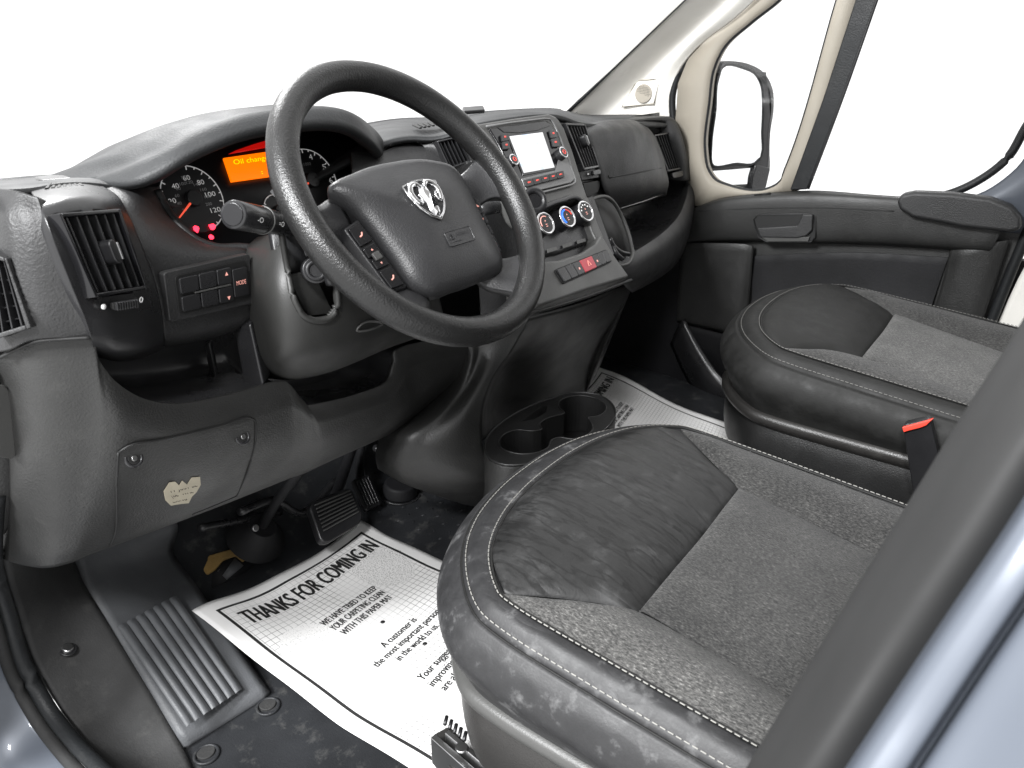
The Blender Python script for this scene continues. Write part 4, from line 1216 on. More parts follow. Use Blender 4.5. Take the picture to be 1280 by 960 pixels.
# side spokes (upper), left and right
for s in (-1, 1):
    rows = [
        [wp_(s * 0.095, 0.046, -0.042), wp_(s * 0.13, 0.036, -0.034), wp_(s * 0.158, 0.044, -0.014), wp_(s * 0.178, 0.060, -0.004)],
        [wp_(s * 0.095, 0.030, -0.030), wp_(s * 0.13, 0.024, -0.023), wp_(s * 0.158, 0.028, -0.012), wp_(s * 0.180, 0.034, 0.006)],
        [wp_(s * 0.095, 0.005, -0.030), wp_(s * 0.13, 0.006, -0.023), wp_(s * 0.158, 0.006, -0.012), wp_(s * 0.182, 0.000, 0.006)],
        [wp_(s * 0.095, -0.012, -0.042), wp_(s * 0.13, -0.016, -0.034), wp_(s * 0.158, -0.014, -0.016), wp_(s * 0.180, -0.030, -0.006)]]
    loft('spoke', rows, M['hub'], SW, n=16, m=17, solid=0.018)
    # lower spokes
    rows = [
        [wp_(s * 0.084 + .006, -0.080, -0.034), wp_(s * 0.108, -0.096, -0.026), wp_(s * 0.130, -0.104, -0.012), wp_(s * 0.152, -0.102, -0.004)],
        [wp_(s * 0.076 + .006, -0.098, -0.024), wp_(s * 0.096, -0.114, -0.016), wp_(s * 0.116, -0.126, -0.004), wp_(s * 0.134, -0.130, 0.004)],
        [wp_(s * 0.060 + .006, -0.110, -0.024), wp_(s * 0.078, -0.124, -0.016), wp_(s * 0.096, -0.140, -0.004), wp_(s * 0.108, -0.150, 0.004)],
        [wp_(s * 0.046 + .006, -0.112, -0.034), wp_(s * 0.060, -0.130, -0.028), wp_(s * 0.076, -0.148, -0.014), wp_(s * 0.086, -0.164, -0.006)]]
    loft('spoke', rows, M['hub'], SW, n=16, m=17, solid=0.014)
    # thumb switch blocks
    bt = Q(wp_(s * 0.101 + .006, -0.002, -0.020), wp_(s * 0.124 + .006, -0.007, -0.022), wp_(s * 0.110 + .006, -0.090, -0.024), wp_(s * 0.088 + .006, -0.090, -0.022))
    blk = slab('switch_block', [bt.p(u, v_, -0.016) for u, v_ in ((-0.1, -0.05), (1.1, -0.04), (1.15, 1.03), (-0.1, 1.05))], wn * 0.017, M['black'], SW, 0.003)
    for j, (a, b_) in enumerate(((0.0, 0.30), (0.32, 0.49), (0.51, 0.68), (0.70, 1.0))):
        qpoly('switch_button', bt, rounded(0.06, 0.94, a, b_ - 0.01, 0.1, 0.03, 4), 0.001, 0.0045, M['gloss'], blk, 0.001)
        c = bt.p(0.5, (a + b_) / 2, 0.0049)
        e1, e2 = bt.ux(), (bt.p(.5, 0) - bt.p(.5, 1)).normalized()
        if j in (0, 3):
            tube('print', [c - e1 * .003 + e2 * .002, c - e1 * .0005 - e2 * .0012, c + e1 * .003 - e2 * .002], 0.0010, M['pink_print'], blk, seg=6)
        else:
            sg = 1 if j == 1 else -1
            build('print', [c - e1 * .0016, c + e1 * .0016, c + e2 * .0026 * sg], [(0, 1, 2)], M['pink_print'], blk)
    if s < 0:
        qbox('roller_switch', bt, 0.25, 0.75, 0.44, 0.56, 0.003, 0.0075, M['grey'], blk, 0.0015)
# column boss behind the wheel
cyl('boss', wp_(0, -0.02, -0.13), wn, 0.055, 0.09, M['satin'], SW, r2=0.075, bevel=0.01)
# badge: shield with a ram's head
bh = 0.0105
def bp(x, y, h=0.0): return wp_(x * 0.92, y * 0.92 - 0.004, bh + h)
sh = [(-0.033, 0.022), (-0.012, 0.027), (0.0, 0.0275), (0.012, 0.027), (0.033, 0.022), (0.031, 0.004), (0.025, -0.012), (0.013, -0.026), (0.0, -0.034), (-0.013, -0.026), (-0.025, -0.012), (-0.031, 0.004)]
bd = slab('badge', [bp(x, y, -0.004) for x, y in sh], wn * 0.005, M['satin'], SW, 0.0012)
tube('badge_edge', [bp(x, y, 0.001) for x, y in sh], 0.0012, M['steel'], bd, closed=True, seg=8)
head = [(-0.0055, 0.0195), (0.0, 0.0155), (0.0055, 0.0195), (0.0105, 0.008), (0.0075, -0.006), (0.0095, -0.019), (0.0045, -0.027), (0.0, -0.029), (-0.0045, -0.027), (-0.0095, -0.019), (-0.0075, -0.006), (-0.0105, 0.008)]
vs = [bp(x, y, 0.001) for x, y in head] + [bp(x * 0.55, y * 0.85 - 0.001, 0.0055) for x, y in head] + [bp(0, 0.004, 0.0085), bp(0, -0.016, 0.0075)]
n_ = len(head)
fs = [(i, (i + 1) % n_, n_ + (i + 1) % n_, n_ + i) for i in range(n_)]
for i in range(n_):
    a_, b2_ = n_ + i, n_ + (i + 1) % n_
    top_i = 2 * n_ if vs[a_].z + vs[b2_].z > 2 * bp(0, -0.008).z else 2 * n_ + 1
    fs.append((a_, b2_, top_i))
build('ram_head', vs, fs, M['chrome'], bd, smooth=False)
for s in (-1, 1):
    pts = [(0.005, 0.0175), (0.011, 0.0225), (0.0195, 0.021), (0.0262, 0.013), (0.0255, 0.001), (0.0195, -0.0065), (0.0145, -0.002), (0.0165, 0.006)]
    pp = cr([bp(s * x, y, 0.0025) for x, y in pts], 40)
    rr_ = [(0.0030 + 0.0014 * math.sin(math.pi * min(1, i / 30)) - 0.0018 * max(0, (i - 25) / 15), 0.0030) for i in range(40)]
    hv_, hf_ = tube_geo(pp, rr_, 8, False, True, wn)
    build('ram_horn', hv_, hf_, M['chrome'], bd)
    tube('jaw_line', [bp(s * 0.029, -0.001, 0.0015), bp(s * 0.024, -0.012, 0.0015), bp(s * 0.013, -0.0245, 0.0015), bp(0, -0.0315, 0.0015)], 0.0017, M['chrome'], bd, n=14, seg=8)
# embossed airbag plate
aq = Q(wp_(-0.006, -0.052, 0.0088), wp_(0.046, -0.052, 0.0078), wp_(0.044, -0.071, 0.0066), wp_(-0.006, -0.071, 0.0072))
ap = qpoly('airbag_plate', aq, rounded(0, 1, 0, 1, 0.03, 0.08), -0.001, 0.0006, M['hub'], SW, 0.0004)
tube('plate_edge', [aq.p(u, v_, 0.0006) for u, v_ in rounded(0, 1, 0, 1, 0.04, 0.1)], 0.0006, M['satin'], ap, closed=True, seg=6)
qtext('print', 'AIRBAG', aq, 0.38, 0.9, 0.48, 0.26, 0.0009, M['satin'], ap)
e1, e2 = aq.ux(), (aq.p(.5, 0) - aq.p(.5, 1)).normalized()
c = aq.p(0.18, 0.42, 0.0009)
tube('print', [c - e1 * .004 - e2 * .003, c + e1 * .004 - e2 * .003, c + e2 * .004], 0.0006, M['satin'], ap, seg=6, closed=True)
qbox('print', aq, 0.12, 0.5, 0.72, 0.78, 0.0007, 0.001, M['satin'], ap, 0)

# ================================================================== SEATS
UC = -0.405
def seat(name, label, worn):
    R = thing(name, (UC, 0.15, 0.0), label, 'car seat', 'front seats')
    lth = M['leather'] if worn else M['leather_new']
    lbd = M['leather_worn'] if worn else M['leather_new']
    fb = M['fabric_lt'] if worn else M['fabric']
    ins = M['fabric'] if worn else M['fabric_lt']
    back = -0.14
    def zi(v): return 0.388 - 0.10 * (0.42 - v)            # inner stitch height
    def zo(v): return 0.366 - 0.10 * (0.44 - v)
    def pt(u, v, z): return V((UC + u, v, z))
    # U-shaped stitch lines, back-left -> front -> back-right
    half_i = [(-0.272, back), (-0.272, 0.10), (-0.270, 0.28), (-0.266, 0.40), (-0.252, 0.436), (-0.205, 0.478), (-0.14, 0.505), (-0.07, 0.518), (0, 0.521)]
    half_o = [(-0.304, back), (-0.304, 0.10), (-0.302, 0.28), (-0.297, 0.40), (-0.279, 0.456), (-0.22, 0.515), (-0.15, 0.552), (-0.07, 0.570), (0, 0.574)]
    half_w = [(-0.322, back), (-0.322, 0.10), (-0.320, 0.28), (-0.315, 0.41), (-0.298, 0.475), (-0.235, 0.540), (-0.16, 0.578), (-0.08, 0.596), (0, 0.600)]
    half_s = [(-0.296, back), (-0.296, 0.10), (-0.294, 0.28), (-0.289, 0.40), (-0.272, 0.456), (-0.215, 0.512), (-0.148, 0.548), (-0.07, 0.565), (0, 0.568)]
    full = lambda h: h + [(-a, b_) for a, b_ in reversed(h[:-1])]
    li, lo, lw, ls_ = full(half_i), full(half_o), full(half_w), full(half_s)
    Ri = [pt(u, v, zi(v)) for u, v in li]
    Ro = [pt(u, v, zo(v)) for u, v in lo]
    Rm = [(a + b_) / 2 + V((0, 0, 0.007)) for a, b_ in zip(Ri, Ro)]
    RiIn = [p + V((0, 0, -0.002)) for p in Ri]
    RiDeep = [V((UC + (p.x - UC) * 0.90, 0.1 + (p.y - 0.1) * 0.92 if p.y > 0.1 else p.y, p.z - 0.022)) for p in Ri]
    loft('border_panel', [RiIn, Rm, Ro], lbd, R, n=97, m=9, solid=0.004)
    loft('cushion_core', [RiIn, RiDeep], lbd, R, n=97, m=3, solid=0.002)
    Rw = [pt(u, v, zo(v) - 0.055) for u, v in lw]
    Rs = [pt(u, v, 0.245 - 0.02 * (0.42 - v)) for u, v in ls_]
    loft('side_panel', [[p + V((0, 0, -0.001)) for p in Ro], [a.lerp(b_, .4) + (a - V((UC, .2, a.z))).normalized() * 0.008 for a, b_ in zip(Ro, Rw)], Rw, [a.lerp(b_, .6) for a, b_ in zip(Rw, Rs)], Rs], lbd if worn else lth, R, n=97, m=21, solid=0.004)
    # piping along both stitch lines
    for nm, rr_, off in (('seam', Ri, 0.0), ('seam', Ro, 0.0)):
        pp = uni(rr_, 140)
        tube(nm, [p + V((0, 0, -0.0005)) for p in pp], 0.0018, M['leather_new'], R, seg=6)
    # stitching dashes
    sv, sf = [], []
    for tt, zz in ((0.10, 0.0042), (0.86, 0.0048)):
        pp = cr([a.lerp(b_, tt) + V((0, 0, zz)) for a, b_ in zip(uni(Ri, 120), uni(Ro, 120))], 420)
        for i in range(0, len(pp) - 2, 2):
            a, b_ = pp[i], pp[i].lerp(pp[i + 2], 0.68)
            t_ = (b_ - a)
            u_, w_ = frame_for(t_)
            k0 = len(sv)
            for q_ in (a, b_):
                sv += [q_ + u_ * .0008, q_ + w_ * .0008, q_ - u_ * .0008, q_ - w_ * .0008]
            sf += [(k0 + j, k0 + (j + 1) % 4, k0 + 4 + (j + 1) % 4, k0 + 4 + j) for j in range(4)] + [(k0, k0 + 1, k0 + 2, k0 + 3), (k0 + 4, k0 + 5, k0 + 6, k0 + 7)]
    s_ = build('stitching', sv, sf, M['thread'] if worn else M['thread_dim'], R, smooth=False)
    tag(s_, kind='stuff')
    # seams of the top: tip -> corner -> rear
    def zs(v): return 0.366 - 0.20 * (0.294 - v) if v < 0.294 else 0.366
    tipL, tipR = pt(-0.255, 0.423, zi(.423) - .004), pt(0.255, 0.423, zi(.423) - .004)
    A_ = pt(-0.168, 0.292, 0.361); B_ = pt(0.168, 0.292, 0.361)
    # front leather panel: lower boundary tipL-A-B-tipR, upper boundary inner stitch arc
    low = [tipL, tipL.lerp(A_, .35) + V((.006, -.004, 0)), tipL.lerp(A_, .7) + V((.006, -.004, 0)), A_, A_.lerp(B_, .2) + V((0, -.004, -.001)), A_.lerp(B_, .4) + V((0, -.006, -.001)), A_.lerp(B_, .5) + V((0, -.006, -.001)), A_.lerp(B_, .6) + V((0, -.006, -.001)), A_.lerp(B_, .8) + V((0, -.004, -.001)), B_, B_.lerp(tipR, .3) + V((-.006, -.004, 0)), B_.lerp(tipR, .65) + V((-.006, -.004, 0)), tipR]
    arc = cr([p for (u, v), p in zip(li, Ri) if v > 0.41], 61)
    arc = [arc[int(round(i * 60 / 12))] + V((0, 0, -0.001)) for i in range(13)]
    arc[0], arc[-1] = tipL, tipR
    rws = []
    for t in (0, .06, .2, .4, .6, .8, .94, 1.0):
        bl = 0.030 * (1 - (2 * t - 1) ** 4) * (0.75 + 0.25 * t)
        rws.append([a.lerp(b_, t) + V((0, 0, bl * math.sin(math.pi * i / 12) ** 0.6)) for i, (a, b_) in enumerate(zip(low, arc))])
    loft('front_panel', rws, lth, R, n=73, m=43, solid=0.003)
    # bolsters
    for s in (-1, 1):
        inner = [(0.255, 0.423), (0.222, 0.374), (0.194, 0.332), (0.168, 0.292), (0.167, 0.20), (0.166, 0.08), (0.166, back)]
        outer = [(0.258, 0.425), (0.266, 0.395), (0.267, 0.36), (0.268, 0.30), (0.269, 0.20), (0.269, 0.08), (0.269, back)]
        In = [pt(s * u, v, (0.361 if v >= .29 else zs(v)) + (zi(.423) - .365) * max(0, (v - .292) / .131)) for u, v in inner]
        Out = [pt(s * u, v, zi(v) - .002) for u, v in outer]
        rws = []
        for t in (0, .08, .3, .55, .8, 1.0):
            rws.append([a.lerp(b_, t) + V((0, 0, (0.016 if i > 1 else 0.008 * i) * (1 - (2 * t - 1) ** 2))) for i, (a, b_) in enumerate(zip(In, Out))])
        loft('bolster', rws, fb if s < 0 or not worn else M['fabric'], R, n=49, m=26, solid=0.003)
    # centre insert
    rws = []
    for t in (0, .05, .25, .5, .75, .95, 1.0):
        row = []
        for v in (0.292, 0.28, 0.2, 0.08, -0.03, back):
            z = zs(v) + 0.012 * (1 - (2 * t - 1) ** 6) - (0.004 if v > .288 else 0)
            row.append(pt(-0.167 + 0.334 * t, v - (0.006 * (1 - (2 * t - 1) ** 2) if v > .27 else 0), z - (.008 if v > .288 and 0 < t < 1 else 0)))
        rws.append(row)
    loft('seat_insert', rws, ins, R, n=41, m=31, solid=0.003)
    # plastic surround
    def ringrow(sc_, z, dz=0.02):
        return [pt(u * sc_, 0.1 + (v - 0.1) * sc_ if v > 0.1 else v, z - dz * (0.42 - v)) for u, v in ls_]
    base = M['seat_base'] if worn else M['seat_dark']
    loft('base_lip', [ringrow(0.985, 0.252), ringrow(1.035, 0.248), ringrow(1.04, 0.236), ringrow(1.0, 0.222)], M['grey'] if worn else M['seat_base'], R, n=97, m=13, solid=0.004)
    loft('base_trim', [ringrow(0.995, 0.226), ringrow(1.015, 0.195), ringrow(1.01, 0.15), ringrow(0.985, 0.118), ringrow(0.90, 0.105)], base, R, n=97, m=21, solid=0.005)
    c = pt(-0.2985, 0.262, 0.178)
    ring('screw_cover', c, (-1, 0, 0), 0.0085, 0.002, base, R, n=20)
    cyl('cover_screw', c + V((0.004, 0, 0)), (-1, 0, 0), 0.0075, 0.003, M['pit'] if worn else M['steel'], R, seg=16, bevel=0.001)
    # rails and pedestal
    for u in (-0.20, 0.20):
        slab('seat_rail', [pt(u - .022, .50, .055), pt(u + .022, .50, .055), pt(u + .022, .50, .105), pt(u - .022, .50, .105)], V((0, -0.62, -0.02)), M['black'], R, 0.004)
    slab('pedestal', [pt(-.21, .36, .0), pt(.21, .36, .0), pt(.21, .36, .07), pt(-.21, .36, .07)], V((0, -0.48, 0)), M['seat_dark'], R, 0.006)
    # backrest, upright behind the cushion
    bk = []
    for (z, y, hw, th) in ((0.26, -0.085, .245, .05), (0.36, -0.095, .25, .06), (0.55, -0.125, .25, .065), (0.75, -0.165, .235, .06), (0.90, -0.20, .19, .045), (0.945, -0.215, .12, .03)):
        row = []
        for i in range(16):
            a = 2 * math.pi * i / 16
            cu, sn_ = math.cos(a), math.sin(a)
            row.append(pt(hw * (abs(cu) ** .5) * (1 if cu >= 0 else -1), y - 0.07 - th * (abs(sn_) ** .7) * (1 if sn_ >= 0 else -1), z))
        bk.append(row)
    loft('backrest', bk, M['fabric'], R, n=48, m=26, solid=0, closed=True, uni_rows=False)
    return R
s1_ = seat('car_seat', 'driver seat with scuffed black leather edges and grey fabric, nearest the camera', True)
s2_ = seat('car_seat', 'cleaner passenger seat with grey fabric insert beside the far door', False)
s2_.location = s2_.location + V((0.898, -0.045, 0.036))
# seat track latch at the driver seat's front left corner
tk = thing('seat_track', (-0.66, 0.52, 0.03), 'steel seat slide rail with black end cap on the paper mat', 'seat track')
slab('end_cap', [PZ(x_, y_, .075) for x_, y_ in ((538, 918), (562, 905), (640, 985), (600, 1010))], V((0, 0, -0.06)), M['seat_base'], tk, 0.006)
slab('rail', [PZ(x_, y_, .09) for x_, y_ in ((538, 922), (544, 917), (640, 1000), (632, 1006))], V((0, 0, -0.05)), M['steel'], tk, 0.001)
slab('rail', [PZ(x_, y_, .10) for x_, y_ in ((556, 916), (561, 912), (650, 985), (644, 990))], V((0, 0, -0.06)), M['steel'], tk, 0.001)
cyl('rivet', PZ(577, 936, .10), (0, 0, 1), 0.009, 0.004, M['steel'], tk, seg=16)
for i in range(5):
    a = PZ(556 + i * 6, 906 + i * 5, .10)
    tube('latch_tooth', [a, a + V((0.012, 0.006, 0.002))], 0.0028, M['black'], tk, seg=6)
# passenger belt buckle
bk_ = thing('belt_buckle', PX(1150, 590, .17), 'black seat belt buckle with red release button beside passenger seat', 'belt buckle')
bq2 = Q(PX(1128, 532, .140), PX(1163, 524, .140), PX(1180, 600, .146), PX(1140, 608, .146))
qpoly('buckle_body', bq2, rounded(0, 1, 0, 1.25, 0.15, 0.06), -0.022, 0.0, M['black'], bk_, 0.003)
qpoly('release_button', Q(PX(1127, 530, .139), PX(1167, 523, .139), PX(1158, 536, .137), PX(1130, 540, .137)), [(0, 0.35), (1, 0), (0.9, 0.6), (0.72, 0.75), (0.2, 0.9), (0, 1)], -0.008, 0.004, M['red_plastic'], bk_, 0.0015)
tube('buckle_cable', [PX(1160, 605, .155), PX(1168, 640, .16), PX(1178, 670, .17)], 0.012, M['black'], bk_, n=12)
# parking brake and frame clutter between the seats
pb = thing('brake_lever', (0.05, 0.2, 0.05), 'black parking brake lever and trim on the floor between the seats', 'brake lever')
tube('lever', [V((0.02, 0.33, 0.10)), V((0.03, 0.2, 0.16)), V((0.04, 0.02, 0.17)), V((0.05, -0.12, 0.16))], 0.016, M['satin'], pb, n=24)
slab('lever_base', [V((-0.02, 0.38, 0.0)), V((0.14, 0.38, 0.0)), V((0.14, 0.30, 0.08)), V((-0.02, 0.30, 0.09))], V((0, -0.45, 0.0)), M['satin'], pb, 0.012)
tube('lever_gaiter', [V((0.10, 0.34, 0.10)), V((0.12, 0.15, 0.13)), V((0.14, -0.1, 0.12))], 0.02, M['black'], pb, n=16)
# ================================================================== PASSENGER DOOR
PD = thing('passenger_door', (0.93, 0.45, 0.1), 'closed passenger door with black lower panel, cream window frame and armrest', 'car door')
X0 = 0.91
def dx(pts, x): return [PX(px, py, x) for px, py in pts]
# lower black panel
panel = [(858, 262), (880, 252), (930, 244), (1005, 240), (1060, 244), (1130, 250), (1240, 256), (1272, 270), (1285, 300), (1262, 330), (1235, 400), (1180, 520), (1120, 560), (1000, 470), (900, 428), (848, 400), (844, 330)]
slab('door_panel', dx(panel, X0 + .015), V((0.03, 0, 0)), M['dash_lo'], PD, 0.006)
slab('door_skin', [V((0.945, 1.0, -0.04)), V((0.945, -0.3, -0.04)), V((0.945, -0.3, 0.50)), V((0.945, 0.9, 0.50)), V((0.945, 1.0, 0.4))], V((0.03, 0, 0)), M['dark'], PD, 0.003)
loft('lower_trim', [[PX(846, 404, .905), PX(930, 424, .905), PX(1180, 480, .905)], [V((.905, .84, .10)), V((.905, .6, .10)), V((.905, -.1, .10))], [V((.93, .84, -.01)), V((.93, .6, -.01)), V((.93, -.1, -.01))]], M['dark'], PD, n=12, solid=0.01)
# upper band, standing proud
rowsb = [
    [(872, 258, .915), (905, 247, .905), (960, 241, .90), (1020, 238, .90), (1090, 243, .90), (1170, 249, .90), (1262, 262, .90)],
    [(864, 264, .898), (900, 253, .884), (958, 248, .879), (1020, 246, .877), (1090, 249, .877), (1165, 255, .877), (1258, 269, .884)],
    [(858, 284, .892), (895, 276, .880), (950, 272, .876), (1015, 270, .874), (1085, 272, .874), (1155, 278, .874), (1250, 292, .880)],
    [(855, 301, .895), (892, 298, .886), (948, 297, .882), (1010, 299, .880), (1080, 300, .880), (1150, 304, .880), (1238, 312, .884)],
    [(854, 304, .915), (892, 302, .912), (948, 302, .91), (1010, 304, .91), (1080, 306, .91), (1150, 310, .91), (1232, 316, .91)]]
loft('upper_band', [[PX(*p) for p in r] for r in rowsb], M['dash_lo'], PD, n=37, m=29, solid=0.006)
tube('band_seam', [PX(*p) for p in ((872, 264, .8885), (910, 262, .8795), (960, 260, .8755), (1040, 260, .8735), (1118, 264, .8735))], 0.0014, M['pit'], PD, n=30, seg=6)
# rear upright of the panel
loft('rear_upright', [
    [PX(1188, 310, .905), PX(1206, 312, .890), PX(1240, 304, .888), PX(1262, 300, .90)],
    [PX(1176, 360, .905), PX(1194, 364, .892), PX(1222, 360, .89), PX(1243, 358, .90)],
    [PX(1156, 420, .905), PX(1176, 425, .893), PX(1203, 422, .891), PX(1222, 420, .90)]], M['dash_lo'], PD, n=16, m=13, solid=0.006)
# front lower bulge with vertical fold
loft('front_bulge', [
    [PX(853, 304, .90), PX(880, 304, .896), PX(925, 305, .893), PX(942, 308, .90)],
    [PX(848, 350, .90), PX(876, 352, .894), PX(920, 356, .892), PX(938, 360, .905)],
    [PX(846, 396, .90), PX(872, 400, .896), PX(915, 408, .894), PX(932, 414, .905)],
    [PX(846, 402, .915), PX(872, 408, .91), PX(915, 418, .91), PX(932, 424, .915)]], M['dash_lo'], PD, n=16, m=17, solid=0.006)
# pocket lower shelf
loft('door_pocket', [
    [PX(940, 320, .918), PX(1060, 316, .918), PX(1185, 322, .918)],
    [PX(940, 372, .91), PX(1050, 372, .91), PX(1165, 380, .91)],
    [PX(938, 400, .885), PX(1040, 420, .885), PX(1150, 430, .885)]], M['dark'], PD, n=12, m=13, solid=0.006)
# armrest pad
pad = [(1120, 252), (1126, 243), (1142, 240), (1190, 242), (1238, 248), (1264, 258), (1276, 272), (1277, 287), (1262, 291), (1200, 284), (1140, 272), (1124, 262)]
ap_ = slab('armrest', dx(pad, .845), V((0.045, 0, 0.0)), M['dash'], PD, 0.012, seg=4)
# handle recess and handle
hr_ = [(942, 274), (948, 268), (1012, 267), (1019, 271), (1019, 296), (1014, 302), (958, 302), (948, 296)]
slab('handle_recess', dx(hr_, .8725), V((0.03, 0, 0)), M['pit'], PD, 0.001)
tube('recess_rim', dx(hr_, .872), 0.0025, M['dash'], PD, closed=True, seg=8)
slab('door_handle', dx([(946, 285), (996, 282), (1003, 268), (1016, 268), (1015, 288), (1008, 295), (996, 298), (950, 297)], .862), V((0.014, 0, 0)), M['dash'], PD, 0.004)
slab('recess_floor', dx([(952, 297), (1012, 296), (1010, 302), (960, 302)], .866), V((0.012, 0, 0)), M['grey'], PD, 0.001)
slab('lock_slot', dx([(942, 243.5), (962, 240.5), (964, 243), (946, 246)], .889), V((0.006, 0, 0)), M['pit'], PD, 0)
# cream window frame round the quarter light
gl = [(1048, 0), (1060, -40), (1010, -40), (975, 0), (940, 28), (905, 61), (894, 84), (887, 130), (882, 188), (886, 211), (896, 225), (910, 231), (966, 234), (976, 228), (983, 212)]
outer = [(1092, -60), (975, -60), (935, 5), (892, 40), (862, 75), (850, 105), (847, 150), (856, 200), (872, 258), (900, 248), (990, 240), (1004, 236), (1020, 190)]
GX = 0.93
GLc = cr([PX(*p, GX) for p in gl], 90, True)
OUc = [PX(*p, GX) for p in outer]
def frame_loft(name, inn, out, n, xi, xo, mat):
    """closed band between two loops, both resampled by angle about their middle"""
    c = sum(inn, V((0, 0, 0))) / len(inn)
    def byang(lp):
        dn = cr(lp, 400, True) if len(lp) > 30 else [lp[i].lerp(lp[(i + 1) % len(lp)], j / 40) for i in range(len(lp)) for j in range(40)]
        res = []
        for k in range(n):
            a = 2 * math.pi * k / n
            res.append(min(dn, key=lambda p: abs(((math.atan2(p.z - c.z, p.y - c.y) - a + math.pi) % (2 * math.pi)) - math.pi)))
        return res
    I_, O_ = byang(inn), byang(out)
    vs, fs = [], []
    for rowp in ([p + V((0.02, 0, 0)) for p in I_], [V((xi, p.y, p.z)) for p in I_], [V((xi - .006, a.y * .8 + b_.y * .2, a.z * .8 + b_.z * .2)) for a, b_ in zip(I_, O_)], [V((xo, p.y, p.z)) for p in O_], [V((xo + .03, p.y, p.z)) for p in O_]):
        vs += rowp
    for i in range(4):
        for j in range(n):
            fs.append((i * n + j, i * n + (j + 1) % n, (i + 1) * n + (j + 1) % n, (i + 1) * n + j))
    return build(name, vs, fs, mat, PD, solid=0)
frame_loft('window_frame', GLc, OUc, 160, 0.915, 0.915, M['cream'])
tube('quarter_glass_seal', [V((0.922, p.y, p.z)) for p in GLc], 0.0055, M['seal'], PD, closed=True, seg=8)
build('quarter_glass', [V((0.938, p.y, p.z)) for p in GLc], [tuple(range(len(GLc)))], M['glass'], PD, smooth=False, solid=0.004)
# divider seal and main window
dvp = [(1080, -60), (1066, -10), (1040, 80), (1012, 175), (996, 237)]
slab('window_channel', dx([(1092, -80), (1074, -20), (1069, 0), (1028, 125), (987, 238), (1009, 237), (1050, 130), (1096, 0), (1122, -80)], .902), V((0.02, 0, 0)), M['seal'], PD, 0.004)
tube('channel_lip', dx([(1124, -80), (1096, 0), (1052, 125), (1010, 236)], .905), 0.004, M['satin'], PD, n=20, seg=8)
mw = [(1010, 238), (1060, 100), (1110, -60), (1420, -200), (1420, 0), (1330, 90), (1280, 155), (1257, 193), (1219, 222), (1184, 239), (1130, 248)]
build('window_glass', dx(mw, .938), [tuple(range(len(mw)))], M['glass'], PD, smooth=False, solid=0.004)
wr = [(1400, 10), (1330, 90), (1283, 158), (1259, 198), (1221, 227), (1184, 243), (1150, 249)]
tube('window_seal', dx(wr, .915), 0.010, M['seal'], PD, n=40, seg=10)
loft('painted_frame', [dx([(1420, 20), (1345, 105), (1296, 172), (1272, 208), (1236, 236), (1200, 250)], .918), dx([(1440, 40), (1362, 125), (1316, 190), (1292, 226), (1256, 250), (1215, 262)], .905), dx([(1470, 70), (1390, 160), (1345, 220), (1322, 262), (1292, 290), (1250, 290)], .92)], M['paint'], PD, n=24, m=13, solid=0.004)
tube('body_seal', dx([(1420, 150), (1330, 225), (1292, 275), (1272, 320), (1236, 410), (1200, 500)], .915), 0.012, M['seal'], PD, n=30)
# cream B pillar trim beyond the door's rear edge
bpl = thing('pillar_trim', PX(1250, 420, .93), 'cream pillar trim behind the rear edge of the passenger door', 'pillar trim')
loft('trim', [dx([(1330, 250), (1370, 250), (1420, 260)], .93), dx([(1272, 350), (1310, 350), (1370, 360)], .93), dx([(1228, 450), (1270, 455), (1330, 470)], .93), dx([(1180, 560), (1230, 570), (1290, 580)], .93)], M['cream_lt'], bpl, n=9, solid=0.02)

# ================================================================== A PILLAR, WINDSCREEN
ap2 = thing('a_pillar', PX(780, 130, .90), 'pale cream windscreen pillar trim with small speaker grille', 'pillar trim')
ed = [(690, 160), (712, 141), (740, 113), (770, 85), (815, 41), (858, 0), (920, -60)]          # windscreen edge
md = [(735, 162), (762, 138), (790, 112), (815, 85), (850, 50), (890, 12), (950, -50)]
sd = [(842, 175), (838, 140), (842, 110), (852, 84), (878, 54), (922, 20), (985, -40)]            # door seal edge
def dep(i, xs): return xs[i]
EX = [.84, .83, .82, .81, .80, .79, .77]
MX = [.925, .915, .91, .90, .89, .875, .85]
SX = [.93, .925, .92, .915, .91, .90, .885]
E_ = [PX(*p, x) for p, x in zip(ed, EX)]
M_ = [PX(*p, x) for p, x in zip(md, MX)]
S_ = [PX(*p, x) for p, x in zip(sd, SX)]
loft('trim', [[p + V((-.004, 0.03, 0.005)) for p in E_], E_, M_, [a.lerp(b_, .6) + V((-.012, 0, 0)) for a, b_ in zip(M_, S_)], S_], M['cream_lt'], ap2, n=40, m=29, solid=0.006)
tq_ = [(796, 101), (825, 98.5), (817, 130), (777, 134)]
def pil(px, py, off):
    return PX(px, py, .905 - off)
plq = [pil(*p, .0) for p in tq_]
spk = slab('speaker_pod', plq, V((0.02, 0, 0)), M['cream_lt'], ap2, 0.004)
tube('pod_edge', [pil(*p, .001) for p in tq_], 0.002, M['cream'], spk, closed=True, seg=8)
c = pil(804, 117, .004)
cyl('speaker_mesh', c + V((0.004, 0, 0)), V((-1, -0.05, 0.15)), 0.026, 0.004, M['cream'], spk, seg=30, bevel=0.001)
gd, gf = [], []
for i in range(-5, 6):
    for j in range(-5, 6):
        if i * i + j * j < 26:
            p = c + V((-0.0005, i * 0.0043, j * 0.0043 + i * .0004))
            k0 = len(gd)
            gd += [p + V((0, .0013, 0)), p + V((0, 0, .0013)), p + V((0, -.0013, 0)), p + V((0, 0, -.0013))]
            gf.append((k0, k0 + 1, k0 + 2, k0 + 3))
tag(build('mesh_holes', gd, gf, M['pit'], spk, smooth=False), kind='stuff')
